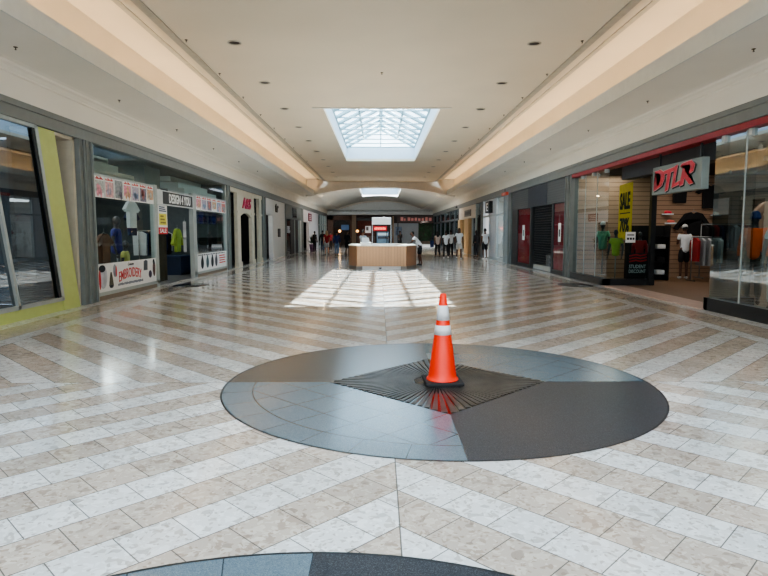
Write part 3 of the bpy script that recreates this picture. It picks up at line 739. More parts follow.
# bulkhead boxes seen through the clear header
M_bulk = mat('bulkhead_white', (206, 212, 208), .7, var=.03)
for y0, y1 in ((13.1, 15.6), (20.2, 23.6)):
    b = MB(); b.box(fx-.9, fx-.35, y0, y1+.5, 2.80, 2.98); b.box(fx-1.2, fx-.55, y0, y1, 2.98, 3.18); b.box(fx-1.5, fx-.8, y0, y1, 3.22, 3.38); struct(b.build('trim_13' if y0 < 15 else 'trim_14', M_bulk))
b = MB(); b.box(fx-1.6, fx-.5, 17.2, 18.4, 2.75, 3.4); struct(b.build('trim_15', mat('bulkhead_grey', (120, 128, 128), .7)))
# poster strips above the windows
PC = [(186, 188, 182), (218, 172, 172), (150, 154, 154), (222, 150, 164), (176, 166, 182), (128, 122, 136), (206, 168, 136), (138, 152, 178), (196, 124, 120)]
def poster_card(y0, y1, z0, z1, idx, label, group, head=True, big=None):
    """one printed sheet on the glass of the left shop: paper, a red heading stroke, a picture block with shapes"""
    x = fx+.004
    r = thing('poster', label, 'poster', (x, (y0+y1)/2, z0), 0, group)
    hy = (y1-y0)/2; h = z1-z0
    MB().box(0, .004, -hy, hy, 0, h).build('sheet', M_paper, r)
    pm = mat('print_tone_%d' % (idx % len(PC)), PC[idx % len(PC)], .6, var=.35, scale=14)
    top = h*.78 if head else h*.94
    b = MB(); b.box(.004, .006, -hy*.86, hy*.86, h*.06 if idx % 3 else h*.22, top)
    pic = b.build('picture', pm, r)
    p2 = mat('print_tone_%d' % ((idx+3) % len(PC)), PC[(idx+3) % len(PC)], .6, var=.35, scale=14)
    b = MB(); rnd = random.Random(idx*7+1)
    for _ in range(4):
        cy, cz, w_, h_ = rnd.uniform(-.5, .5)*hy, rnd.uniform(.2, .55)*h, rnd.uniform(.12, .3)*hy, rnd.uniform(.1, .26)*h
        pts = [(.006, cy+w_*math.cos(t), cz+h_*math.sin(t)) for t in [2*PI*i/10 for i in range(10)]]
        b.prism(pts, (.001, 0, 0))
    b.build('picture_figure', p2, pic)
    if head:
        b = MB(); n = 7
        for i in range(n):
            y = -hy*.8+1.6*hy*i/n; hh = h*(.05+.04*((i*5+idx) % 3))
            b.box(.004, .006, y, y+1.3*hy/n, h*.84, h*.84+hh)
        b.build('red_heading', M_redink, r)
    return r
for i in range(7):
    w = 3.4/7
    poster_card(13.08+w*i, 13.06+w*(i+1), 2.27, 2.74, i, '%s sheet from the left in the poster strip left of the shop door' % ORD[i], 'picture sheets above the near T-shirt shop window', head=(i != 2))
for i in range(6):
    w = 3.86/6
    poster_card(20.24+w*i, 20.22+w*(i+1), 2.27, 2.74, i+3, '%s sheet from the left in the poster strip right of the shop door' % ORD[i], 'picture sheets above the far T-shirt shop window', head=True)
# embroidery banner
r = thing('banner', 'white banner with red arched EMBROIDERY lettering along the bottom of the shop window', 'banner', (fx+.004, 14.8, .18))
MB().box(0, .004, -1.72, 1.68, 0, .63).build('sheet', M_paper, r)
text('EMBROIDERY', 'red_lettering', M_redink, 'L', (fx+.012, 14.78, .49), 1.34, .24, r, .002, .006, 0, .08)
text('Custom', 'small_black_lettering', M_ink, 'L', (fx+.012, 14.80, .735), .34, .07, r, .002, .006, .3)
b = MB()
for i in range(22):
    y = -.74+1.5*i/22
    if 3 <= i <= 18 or True: b.box(.004, .006, y, y+.045, .07+.004*(i % 3), .12+(.012 if i % 4 else .0))
b.build('small_text_line', mat('blue_grey_ink', (66, 76, 96), .6), r)
def shape(pts, name, m, z0=.004):
    b = MB(); b.prism([(z0, y, z) for y, z in pts], (.002, 0, 0)); return b.build(name, m, r)
def ell(cy, cz, ry, rz, n=16): return [(cy+ry*math.cos(2*PI*i/n), cz+rz*math.sin(2*PI*i/n)) for i in range(n)]
shape(ell(-1.50, .34, .20, .27), 'cap_picture', mat('print_grey_cap', (190, 190, 196), .6, var=.2)); shape(ell(-1.54, .52, .16, .08), 'cap_picture', M_ink, .006); shape(ell(-1.66, .28, .05, .22), 'cap_picture', M_redink, .006)
shape([(-1.22, .10), (-.98, .10), (-1.02, .28), (-1.07, .42), (-1.13, .42), (-1.18, .28)], 'trophy_picture', mat('print_olive', (74, 68, 50), .6, var=.3)); shape(ell(-1.10, .09, .10, .035), 'trophy_picture', M_ink, .006)
shape(ell(-.90, .44, .09, .15), 'shirt_picture', mat('print_grey_shirt', (140, 146, 150), .6, var=.3)); shape(ell(-.83, .42, .035, .13), 'shirt_picture', M_redink, .006)
shape([(.80, .34), (1.06, .34), (1.08, .58), (.96, .61), (.82, .58)], 'jersey_picture', mat('print_dark_jersey', (78, 84, 92), .6, var=.4))
shape(ell(1.24, .22, .11, .10), 'badge_picture', mat('print_purple_badge', (70, 54, 76), .6, var=.4)); shape(ell(1.52, .36, .10, .22), 'figure_picture', mat('print_brown_figure', (92, 58, 50), .6, var=.4)); shape(ell(1.50, .54, .07, .07), 'figure_picture', M_ink, .006)
# watch/caps banner under the second window
r = thing('banner', 'white banner with small dark product pictures under the second shop window', 'banner', (fx+.004, 22.15, .18))
MB().box(0, .004, -1.95, 1.93, 0, .60).build('sheet', M_paper, r)
for i, (cy, m) in enumerate(((-1.35, M_ink), (-.72, mat('print_teal', (50, 76, 80), .6, var=.3)), (-.1, M_ink), (.42, mat('print_dark_grey', (60, 62, 70), .6, var=.3)))):
    shape(ell(cy, .27, .17, .20), 'product_picture', m); shape(ell(cy, .46, .08, .07), 'product_picture', m)
b = MB()
for i in range(16): b.box(.004, .006, -1.8+.22*i, -1.66+.22*i, .53, .57)
b.build('small_text_line', M_ink, r)
b = MB()
for k in range(4): b.box(.004, .006, .85, 1.75-.1*(k % 2), .16+.09*k, .20+.09*k)
b.build('small_text_line', M_redink, r)
# shop name board over the door
r = thing('shop_sign', 'dark sign board with white DESIGN 4 YOU letters over the T-shirt shop door', 'sign', (fx-.02, 18.29, 2.28))
MB().box(0, .05, -1.60, 1.60, 0, .42).build('board', mat('sign_board_frame', (200, 202, 200), .5), r)
MB().box(.05, .056, -1.18, 1.50, .035, .385).build('dark_field', mat('sign_field', (46, 44, 44), .5), r)
text('DESIGN 4 YOU', 'white_lettering', M_whiteink, 'L', (fx+.045, 18.55, 2.49), 1.95, .27, r, .004, .022)
# hanging sale poster
r = thing('hanging_poster', 'long yellow and white poster with red SALE foot hanging in the T-shirt shop doorway', 'poster', (fx-.05, 17.26, 1.46))
MB().box(0, .006, -.36, .36, 0, .82).build('sheet', M_paper, r)
MB().box(.006, .008, -.30, .30, .25, .58).build('yellow_field', mat('poster_yellow', (226, 214, 90), .6), r)
MB().box(.006, .008, -.36, .36, 0, .19).build('red_field', M_redink, r)
text('SALE', 'white_lettering', M_whiteink, 'L', (fx-.040, 17.26, 1.555), .52, .12, r, .001, .015)
b = MB()
for k in range(3): b.box(.006, .009, -.28, .28-.06*k, .64+.055*k, .67+.055*k)
b.build('small_text_line', C_blue, r)
b = MB()
for k in range(3): b.box(.008, .010, -.2, .22-.08*k, .30+.09*k, .35+.09*k)
b.build('small_text_line', mat('poster_olive', (150, 130, 40), .6), r)
# goods inside
torso_form('mannequin torso in blue team jersey behind the first T-shirt shop window', (-6.95, 15.95, .0), -R90*.9, mat('jersey_blue', (56, 62, 128), .8), H=1.9)
garment('hanging_shirt', 'white T-shirt hung high in the first shop window', 'shirt', (-6.45, 15.75, 2.30), -R90, C_white)
garment('hanging_shirt', 'dark blue T-shirt hung at the right side of the first shop window', 'shirt', (-6.85, 16.75, 2.1), -R90, C_navy)
garment('hanging_shirt', 'brown shirt hung low at the left of the first shop window', 'shirt', (-6.6, 14.45, 1.45), -R90, mat('brown_cloth', (106, 74, 56), .85))
torso_form('low mannequin torso in pale yellow T-shirt behind the first shop window', (-6.48, 15.35, -.28), -R90*.9, C_yel, H=1.55, stand=False)
c_ = thing('display_plinth', 'low white display plinth behind the embroidery banner', 'plinth', (-7.6, 14.7, .02)); MB().box(-.35, .35, -1.5, 1.5, 0, .50, .01).build('plinth_box', M_bulk, c_); MB().box(-.37, .37, -1.52, 1.52, .50, .53).build('plinth_top', M_white, c_)
def rail(label, loc, L, hues, top=1.55, seed=1, face=0):
    r = thing('clothes_rail', label, 'clothes rail', loc, face)
    b = MB(); b.tube((0, -L/2, 0), (0, -L/2, top), .018); b.tube((0, L/2, 0), (0, L/2, top), .018); b.tube((0, -L/2, top), (0, L/2, top), .018); b.box(-.25, .25, -L/2-.02, -L/2+.02, 0, .04); b.box(-.25, .25, L/2-.02, L/2+.02, 0, .04); b.build('rail_frame', M_steel, r)
    rnd = random.Random(seed); n = int(L/.16)
    for i in range(n):
        m = hues[rnd.randrange(len(hues))]; y = -L/2+.1+(L-.2)*i/max(1, n-1); h = rnd.uniform(.65, .85)
        b = MB(); b.prism([(-.22, y-.035, top-.06-h), (.22, y-.035, top-.06-h), (.24, y-.035, top-.12), (.07, y-.035, top-.03), (-.07, y-.035, top-.03), (-.24, y-.035, top-.12)], (0, .07, 0)); b.build('hung_garment', m, r)
    return r
rail('clothes rail of dark garments deep behind the first shop window', (-8.6, 14.8, .02), 2.6, [C_navy, C_black, C_grey, mat('brown_cloth', (106, 74, 56)), C_purple], seed=3)
rail('clothes rail of mixed garments deep behind the second shop window', (-8.3, 22.2, .02), 2.8, [C_blue, C_black, C_white, C_navy], seed=5)
garment('hanging_jacket', 'lime green jacket hanging inside the T-shirt shop doorway', 'jacket', (-6.95, 20.75, 1.62), -R90*1.0, C_lime, True, h=.78)
garment('hanging_jacket', 'pale grey hooded jacket hanging at the right of the T-shirt shop doorway', 'jacket', (-6.55, 20.3, 1.85), -R90*.8, C_lgrey, True, w=.5, h=1.0)
bn = thing('storage_bin', 'blue storage bin on the floor of the T-shirt shop doorway', 'bin', (-7.35, 21.6, .02))
b = MB(); b.prism([(-.4, -.6, 0), (.4, -.6, 0), (.4, .6, 0), (-.4, .6, 0)], (0, 0, .62)); b.build('bin_body', mat('bin_blue', (18, 36, 62), .5), bn); MB().box(-.44, .44, -.64, .64, .62, .67, .01).build('bin_rim', mat('bin_blue_rim', (26, 48, 78), .5), bn)
cu = thing('curtain', 'dark olive curtain at the left side of the T-shirt shop doorway', 'curtain', (-6.7, 18.45, .02))
b = MB(); n = 24; prev = None
pts = [(.06*math.sin(i*1.7), -.38+.76*i/n) for i in range(n+1)]
for (xa, ya), (xb, yb) in zip(pts, pts[1:]): b.poly([(xa, ya, 0), (xb, yb, 0), (xb, yb, 2.1), (xa, ya, 2.1)])
b.build('cloth', mat('curtain_olive', (64, 64, 52), .85), cu); MB().tube((0, -.5, 2.12), (0, .5, 2.12), .018).build('curtain_rod', M_steel, cu)
for i in range(5): garment('hanging_shirt', '%s small blue shirt from the left in the row above the second shop window display' % ORD[i], 'shirt', (-6.5, 21.45+.58*i, 2.25), -R90, (C_blue, mat('jersey_blue', (56, 62, 128)), C_navy)[i % 3], w=.20, h=.42, sl=.10, group='blue shirts in the second window', hanger=True)
torso_form('white-shirted mannequin torso at the left of the second shop window', (-6.5, 21.2, 0), -R90*.9, C_lgrey, H=1.5)
cb = thing('display_shelf', 'black shelf unit low behind the second shop window', 'shelf', (-6.55, 23.1, .02)); b = MB(); b.box(-.25, .25, -.94, -.90, 0, 1.3); b.box(-.25, .25, .90, .94, 0, 1.3); b.box(-.25, -.21, -.9, .9, 0, 1.3); b.build('cabinet_frame', M_black, cb)
for z in (.02, .44, .87, 1.27): MB().box(-.21, .25, -.9, .9, z, z+.03).build('shelf', M_black, cb)
for y in (13.9, 15.6, 18.3, 21.2, 23.2):
    o = thing('track_spotlight', 'small bright spotlight inside the T-shirt shop, %s from the camera' % {13.9: 'first', 15.6: 'second', 18.3: 'third', 21.2: 'fourth', 23.2: 'fifth'}[y], 'spotlight', (-7.4, y, 2.62), 0, 'shop spotlights')
    MB().tube((0, 0, .03), (0, 0, .78), .01).lathe([(0, .05), (.04, .05), (.055, -.05), (.05, -.05)], 14).build('lamp_can', M_dark, o)
    MB().lathe([(0, -.045), (.045, -.045)], 14).build('lamp_face', mat('lamp_glow', (255, 250, 240), .5, emit=14), o)
for y in (14.4, 18.0, 22.0): point('tee_shop_added_fill', (-8.3, y, 3.0), 9, (.95, 1, .98), .25)  # fill points added to lift the dark upper interior behind the header glass
area('tee_shop_light', (-8.2, 15, 3.3), (0, 0, 0), 1.5, 3, 60, (.95, 1, 1)); area('tee_shop_light', (-9.0, 20.5, 3.3), (0, 0, 0), 1.5, 2, 26, (.95, 1, 1))
pilaster(16, 'left', 24.25, 24.70); 

# ---- left 3: cream pilaster shop with pink sign
shell('left', 24.7, 31.6, 5.0, M_intd, M_fld, M_int)
W3 = sempty('door_1'); b = MB()
for y0, y1 in ((25.9, 26.5), (28.8, 29.4), (30.6, 31.2)):
    b.box(XL-.09, XL+.06, y0, y1, 0, 3.25); b.box(XL-.09, XL+.10, y0-.05, y1+.05, 0, .22); b.box(XL-.09, XL+.09, y0-.04, y1+.04, 2.35, 2.45)
b.box(XL-.09, XL+.05, 26.5, 28.8, 2.40, 3.25); b.box(XL-.09, XL+.05, 24.75, 31.4, 3.2, 3.39)
v = [(26.5+2.3*i/12, 2.40-.18*(1-math.sin(PI*i/12))) for i in range(13)]
b.prism([(XL-.085, y, z) for y, z in v]+[(XL-.085, 28.8, 2.42), (XL-.085, 26.5, 2.42)], (.13, 0, 0))
b.build('frame', M_cream, W3)
b = MB(); b.poly([(XL-.1, 24.75, .1), (XL-.1, 25.9, .1), (XL-.1, 25.9, 3.2), (XL-.1, 24.75, 3.2)]); b.poly([(XL-.1, 29.4, .1), (XL-.1, 30.6, .1), (XL-.1, 30.6, 3.2), (XL-.1, 29.4, 3.2)]); b.build('pane', M_glassd, W3)
b = MB(); b.box(XL-.16, XL-.10, 25.5, 25.9, 0, 3.1); b.box(XL-.16, XL-.1, 30.2, 30.6, 0, 3.1); b.build('mullion', mat('bronze_frame', (62, 54, 46), .4, metal=.3), W3)
r = thing('shop_sign', 'pink script shop letters A&S on the cream shop front', 'sign', (XL+.06, 27.65, 2.55))
text('A&S', 'pink_lettering', mat('sign_pink', (196, 50, 92), .4), 'L', (XL+.09, 27.65, 2.83), 1.75, .50, r, .02, .012, .2)
garment('hanging_shirt', 'teal garment hanging in the cream shop doorway', 'shirt', (-7.2, 27.6, 1.9), -R90, mat('teal_cloth', (40, 110, 104), .85)); garment('hanging_shirt', 'black garment hanging low in the cream shop doorway', 'shirt', (-7.0, 28.2, 1.3), -R90, C_black, True)
rail('clothes rail of dark garments behind the cream shop doorway', (-8.0, 27.6, .02), 2.2, [C_black, C_purple, C_navy, C_red], seed=8)
point('shop_spot', (-7.6, 27.6, 3.0), 10, (1, .96, .9), .05)
pilaster(17, 'left', 31.5, 32.4)

# ---- left 4: white-fronted shop
shell('left', 32.4, 39.2, 5.0, M_int, M_fl, M_int)
b = MB(); b.box(XL-.2, XL+.05, 32.45, 38.95, 2.50, 3.39); b.box(XL-.2, XL+.05, 34.5, 38.95, 0, 2.50); struct(b.build('wall_left', M_white))
r = thing('shop_sign', 'black and gold letters tr on the white fascia of the fourth left shop', 'sign', (XL+.05, 35.8, 2.7))
text('tr', 'dark_lettering', mat('sign_darkgold', (52, 42, 24), .4), 'L', (XL+.08, 35.8, 2.95), .95, .5, r, .03, .02)
r = thing('wall_plaque', 'small black square plaque on the white wall of the fourth left shop', 'plaque', (XL+.05, 36.6, 1.25)); MB().box(0, .03, -.42, .42, 0, .5, .005).build('panel', M_black, r); MB().box(.03, .034, -.36, .36, .05, .45).build('panel_face', M_dark, r)
rail('clothes rail inside the white-fronted shop entrance', (-7.2, 33.4, .02), 1.4, [C_black, C_red, C_grey], seed=11)
point('shop_spot', (-7.4, 33.6, 3.0), 14, (1, .97, .92), .05)
pilaster(18, 'left', 38.95, 39.6)

# ---- left 5: grey shop with tall dark doors
shell('left', 39.6, 48.0, 5.0, M_intd, M_fld, M_intd)
b = MB(); b.box(XL-.2, XL+.04, 39.6, 47.9, 2.45, 3.39); struct(b.build('wall_left', mat('grey_fascia', (104, 110, 112), .6)))
W5 = sempty('door_2'); b = MB(); b.box(XL-.15, XL+.03, 46.6, 47.4, 0, 2.45); b.box(XL-.15, XL, 43.8, 44.0, 0, 2.45); b.build('frame', M_alu, W5)
b = MB(); b.poly([(XL-.05, 39.7, .05), (XL-.05, 42.0, .05), (XL-.05, 42.0, 2.45), (XL-.05, 39.7, 2.45)]); b.build('pane', M_glass, W5)
b = MB(); b.box(XL-.12, XL-.03, 42.0, 45.6, 0, 2.45); b.build('door_leaf', M_black, W5)
r = thing('wall_screen', 'black square panel on the grey fascia of the fifth left shop', 'screen', (XL+.04, 43.4, 2.55)); MB().box(0, .05, -.9, .9, 0, .72, .005).build('panel', M_black, r); MB().box(.05, .054, -.82, .82, .06, .66).build('screen_face', mat('dark_screen', (40, 46, 50), .2), r)
point('shop_spot', (-7.3, 41.0, 2.9), 22, (.95, 1, 1), .05)
pilaster(19, 'left', 47.6, 48.4)

# ---- left 6: white fascia with red square sign
shell('left', 48.4, 60.6, 5.0, M_intd, M_fld, M_intd)
b = MB(); b.box(XL-.2, XL+.04, 48.4, 60.4, 2.40, 3.39); b.box(XL-.2, XL+.04, 52.4, 60.4, 0, 2.4); struct(b.build('wall_left', mat('offwhite_front', (214, 206, 204), .6, var=.03)))
r = thing('shop_sign', 'dark red square sign on the white fascia at the far left', 'sign', (XL+.04, 53.0, 2.52)); MB().box(0, .06, -1.15, 1.15, 0, .66, .01).build('board', mat('sign_maroon', (120, 26, 44), .5), r)
b = MB()
for k in range(3): b.box(.06, .066, -.8, .8-.2*(k % 2), .14+.15*k, .20+.15*k)
b.build('lettering_strokes', mat('sign_pale', (220, 190, 190), .5), r)
pl = thing('potted_plant', 'dark leafy potted plant standing outside the far left white shop', 'plant', (-5.55, 50.3, 0))
MB().lathe([(0, 0), (.22, 0), (.30, .55), (.27, .55), (.25, .5), (0, .5)], 16).build('pot', mat('plum_pot', (110, 80, 110), .6), pl)
b = MB(); rnd = random.Random(4)
for i in range(70):
    a = rnd.uniform(0, 2*PI); e = rnd.uniform(.3, 1.4); L = rnd.uniform(.35, .75); d = Vector((math.cos(a)*math.cos(e), math.sin(a)*math.cos(e), math.sin(e))); p = Vector((0, 0, .55))+d*.1; q = p+d*L; s_ = d.cross(Vector((0, 0, 1))).normalized()*.06
    b.poly([tuple(p), tuple(p.lerp(q, .5)+s_), tuple(q), tuple(p.lerp(q, .5)-s_)])
b.build('foliage', mat('dark_leaf', (40, 60, 40), .5, var=.3), pl)

# ---- left 7: glazed corner
shell('left', 60.6, 69.9, 5.0, M_int, M_fl, M_int)
W7 = sempty('window_6'); b = MB()
for y in (60.7, 63.0, 65.3, 67.6, 69.8): b.box(XL-.1, XL+.04, y-.08, y+.08, 0, 3.39)
b.box(XL-.1, XL+.03, 60.7, 69.8, 2.3, 2.42); b.box(XL-.1, XL+.03, 60.7, 69.8, 0, .2); b.build('frame', M_alu, W7)
b = MB(); b.poly([(XL-.03, 60.7, .2), (XL-.03, 69.8, .2), (XL-.03, 69.8, 3.39), (XL-.03, 60.7, 3.39)]); b.build('pane', M_glass, W7)
point('shop_spot', (-7.6, 65, 2.9), 60, (.85, .95, 1), .1)

# ---- right 1: streetwear shop (nearest)
shell('right', -2.0, 20.1, 7.5, mat('streetwear_wall', (70, 66, 64), .7, var=.15), M_flw, M_intd, partitions=(True, False))
b = MB(); b.box(XR+.1, XR+7.5, 19.98, 20.1, 0, 3.4); struct(b.build('wall_right', stripes_mat('slatwall_wood', (176, 142, 116), (92, 70, 54), 'Z', .15, .12, .6)))
rt = MB(); rt.box(XR-.06, XR+.25, -2, 19.75, 3.28, 3.39); struct(rt.build('trim_20', M_redtrim))
W8 = sempty('window_7'); b = MB()
b.box(XR-.02, XR+.14, 16.75, 19.75, .02, .20); b.box(XR-.02, XR+1.40, 16.75, 16.90, .02, .20); b.box(XR+1.22, XR+1.36, 16.70, 16.84, .0, 3.3); b.box(XR+1.22, XR+1.36, 15.2, 16.84, 3.1, 3.28)
b.build('frame', M_dark, W8)
b = MB(); b.poly([(XR+.05, 16.80, .2), (XR+.05, 19.75, .2), (XR+.05, 19.75, 3.3), (XR+.05, 16.80, 3.3)]); b.poly([(XR+.05, 16.82, .2), (XR+1.30, 16.82, .2), (XR+1.30, 16.82, 3.3), (XR+.05, 16.82, 3.3)]); b.build('pane', M_glassr, W8)
b = MB()
for y in (17.7, 18.7): b.box(XR+.04, XR+.06, y-.012, y+.012, .2, 3.3)
for y in (17.0, 18.0, 19.0): b.box(XR+.0, XR+.1, y-.06, y+.06, 3.18, 3.30)
b.build('glass_clip', M_alu, W8)
b = MB(); b.box(XR+.02, XR+.12, 17.0, 19.75, .02, .05); b.build('sill', M_dark, W8)
W9 = sempty('window_8'); b = MB(); b.box(XR-.02, XR+.14, -2, 11.55, .0, .24); b.box(XR-.02, XR+.9, 11.45, 11.58, .0, .24); b.build('frame', M_dark, W9)
b = MB(); b.poly([(XR+.05, -2, .24), (XR+.05, 11.52, .24), (XR+.05, 11.52, 3.3), (XR+.05, -2, 3.3)]); b.poly([(XR+.05, 11.52, .24), (XR+.85, 11.52, .24), (XR+.85, 11.52, 3.3), (XR+.05, 11.52, 3.3)]); b.build('pane', M_glassr, W9)
b = MB()
for y in (10.55, 9.2, 7.8, 6.4): b.box(XR+.04, XR+.06, y-.012, y+.012, .24, 3.3)
for y in (11.2, 10.4, 9.6, 8.8, 8.0): b.box(XR+.0, XR+.1, y-.05, y+.05, 3.16, 3.30)
b.build('glass_clip', M_alu, W9)
b = MB(); b.box(XR-.08, XR+.55, 11.55, 16.78, .0, .022); struct(b.build('trim_21', mat('pink_threshold', (186, 160, 148), .35)))
b = MB(); b.box(XR+.35, XR+.65, 11.6, 16.7, 2.95, 3.4); struct(b.build('trim_22', mat('dark_bulkhead', (60, 62, 66), .6)))
# big lettered sign
r = thing('shop_sign', 'large pale grey box sign with red brush-stroke DTLR letters above the shop entrance', 'sign', (XR+.08, 12.97, 2.36))
MB().box(-.08, .08, -1.06, 1.06, 0, .63, .01).build('sign_box', mat('sign_pale_grey', (134, 144, 142), .5, var=.03), r)
for y in (-.88, .88): MB().box(-.02, .02, y-.02, y+.02, .63, .95).build('hanger_bracket', M_dark, r)
LET = {'D': [[(0, 0), (.10, .03), (.42, .22), (.50, .52), (.46, .86), (.25, 1.0), (-.04, .97), (.02, .86), (.22, .84), (.32, .70), (.32, .46), (.24, .26), (.14, .20), (.20, .78), (.06, .80)]],
       'T': [[(.17, -.06), (.32, .0), (.38, .80), (.62, .84), (.60, 1.0), (-.02, .90), (-.02, .76), (.21, .78)]],
       'L': [[(.04, .02), (.48, .14), (.52, .30), (.20, .20), (.26, 1.04), (.10, 1.0)]],
       'R': [[(.02, -.02), (.17, .04), (.20, .34), (.48, .0), (.66, .04), (.36, .42), (.58, .56), (.62, .84), (.44, 1.04), (.02, .98), (-.06, .86), (.36, .88), (.46, .80), (.42, .64), (.20, .52), (.22, .82), (.08, .84)]]}
mR = mat('sign_red_paint', (206, 44, 62), .45, var=.12); mP = mat('sign_pink_edge', (224, 150, 156), .5); mS = mat('sign_black_shadow', (24, 26, 28), .6)
yy = 12.97+.95
for ch, x0, sc, zo, hh in (('D', 0.0, 1.0, .02, .45), ('T', .42, .88, .0, .47), ('L', .82, .76, .02, .46), ('R', 1.18, .96, .05, .46)):
    for dx, dz, gx_, m, nm, xo in ((.03, -.025, 1.10, mS, 'letter_shadow', -.090), (0, 0, 1.05, mP, 'letter_edge', -.096), (0, 0, .98, mR, 'red_letter', -.102)):
        pts = LET[ch][0]; cx = sum(p[0] for p in pts)/len(pts); cz = sum(p[1] for p in pts)/len(pts)
        grow = {'letter_shadow': .016, 'letter_edge': .013, 'red_letter': -.002}[nm]
        # outline offset along vertex normals
        n = len(pts); P3 = []
        q = [(p[0]*sc*.9+.16*p[1]*hh/.5*.5, p[1]*hh) for p in pts]
        ar = sum(q[i][0]*q[(i+1) % n][1]-q[(i+1) % n][0]*q[i][1] for i in range(n))
        sg = 1 if ar > 0 else -1
        for i in range(n):
            a, c_, d_ = Vector(q[i-1]), Vector(q[i]), Vector(q[(i+1) % n]); e1 = (c_-a).normalized(); e2 = (d_-c_).normalized()
            nn = Vector((e1.y+e2.y, -e1.x-e2.x)); nn = nn.normalized() if nn.length > .05 else Vector((e1.y, -e1.x))
            P3.append(c_+nn*grow*sg)
        b = MB()
        vs = [b.bm.verts.new((xo, -(p.x+x0+dx)+.95, p.y+dz+.075+zo)) for p in P3]
        f = b.bm.faces.new(vs); bmesh.ops.triangulate(b.bm, faces=[f])
        ext = bmesh.ops.extrude_face_region(b.bm, geom=list(b.bm.faces)); bmesh.ops.translate(b.bm, vec=(.006, 0, 0), verts=[g_ for g_ in ext['geom'] if isinstance(g_, bmesh.types.BMVert)])
        b.build(nm, m, r)
# sale poster
r = thing('sale_poster', 'tall yellow poster with black SALE lettering behind the shop glass', 'poster', (XR+.82, 17.52, 1.30), math.radians(-8))
MB().box(-.01, .01, -.70, .70, 0, 1.62).build('sheet', mat('sale_yellow_glow', (226, 186, 44), .5, emit=.06), r)  # paper sheet brightened by faint added emission, no lamp in it
t = text('SALE', 'black_lettering', M_ink, 'R', (XR+.82-.018, 17.52, 2.42), 1.08, .50, None, .004, .03); t.parent = r; t.matrix_parent_inverse = Matrix.Translation((-(XR+.82), -17.52, -1.30))
t = text('70%', 'black_lettering', M_ink, 'R', (XR+.82-.018, 17.52, 1.72), 1.0, .42, None, .004, .03); t.parent = r; t.matrix_parent_inverse = Matrix.Translation((-(XR+.82), -17.52, -1.30))
b = MB(); b.box(-.014, -.011, -.55, .55, 2.05-1.3, 2.08-1.3); b.build('rule_line', M_ink, r)
# small notices on the return glass
r = thing('notice', 'small white notice stuck on the entrance return glass', 'notice', (XR+.70, 16.80, 1.22)); MB().box(-.14, .14, -.004, 0, 0, .30).build('sheet', M_paper, r); b = MB(); b.box(-.10, -.04, -.006, -.004, .08, .14).box(-.02, .04, -.006, -.004, .08, .14).box(.06, .11, -.006, -.004, .08, .14).box(-.1, .1, -.006, -.004, .2, .23); b.build('print', M_ink, r)
r = thing('discount_board', 'black board with red brush stripes and white text low behind the entrance glass', 'sign', (XR+.96, 16.88, .20)); MB().box(-.30, .30, 0, .02, 0, .72).build('board', M_black, r)
b = MB()
for k in range(3): b.prism([(-.24, -.004, .46+.08*k), (-.05, -.004, .50+.08*k), (.08, -.004, .47+.08*k), (.26, -.004, .51+.08*k), (.26, -.004, .55+.08*k), (.08, -.004, .51+.08*k), (-.05, -.004, .54+.08*k), (-.24, -.004, .50+.08*k)], (0, .004, 0))
b.build('red_stripe', M_redink, r)
text('STUDENT', 'white_lettering', M_whiteink, 'F', (XR+.96, 16.874, .545), .48, .10, r, .001, .006); text('DISCOUNT', 'white_lettering', M_whiteink, 'F', (XR+.96, 16.874, .41), .48, .10, r, .001, .006)
# mannequins and goods
torso_form('mannequin torso in mint green T-shirt and white cap, left of the yellow poster', (6.98, 18.65, .18), 2.3, C_mint, cap=C_white, H=1.62)
torso_form('mannequin torso in lime top beside the yellow poster', (6.80, 17.15, .12), 2.4, C_lime, H=1.45)
torso_form('mannequin torso in red sweatshirt behind the entrance return glass', (7.62, 17.45, .05), 2.5, C_red, H=1.45, sleeve=.9)
torso_form('mannequin in orange sweatshirt and blue beanie in the right end window', (7.55, 12.0, .05), 2.5, C_orange, H=1.82, sleeve=.9, beanie=mat('beanie_blue', (40, 60, 110), .85), bottom=mat('olive_trousers', (66, 64, 52), .85))
torso_form('mannequin in pale blue T-shirt at the right edge of the photo', (7.40, 11.0, .05), 2.4, mat('pale_blue_cloth', (190, 206, 212), .85), H=1.80, bottom=C_lgrey)
garment('hanging_shirt', 'peach T-shirt on the wall behind the orange mannequin', 'shirt', (8.6, 13.2, 2.15), .3, mat('peach_cloth', (214, 170, 146), .85), w=.5, h=.7)
b = thing('shop_counter', 'grey display unit behind the mannequins of the right end window', 'display unit', (9.3, 12.2, .02)); MB().box(-.3, .3, -1.2, 1.2, 0, 1.5).build('cabinet', M_dark, b); MB().box(-.33, .33, -1.23, 1.23, 1.5, 1.55).build('cabinet_top', M_int, b)
garment('wall_shirt', 'black T-shirt with pale print high on the slat wall, left one', 'shirt', (9.95, 19.90, 3.10), 0, C_black, w=.46, h=.62, sl=.24)
garment('wall_shirt', 'black T-shirt high on the slat wall, nearer the entrance right side', 'shirt', (10.97, 19.90, 3.05), 0, C_black, w=.54, h=.75, sl=.26)
garment('wall_jacket', 'large black jacket spread on the slat wall above the shopper', 'jacket', (10.42, 19.86, 2.15), 0, C_black, True, w=.58, h=.74)
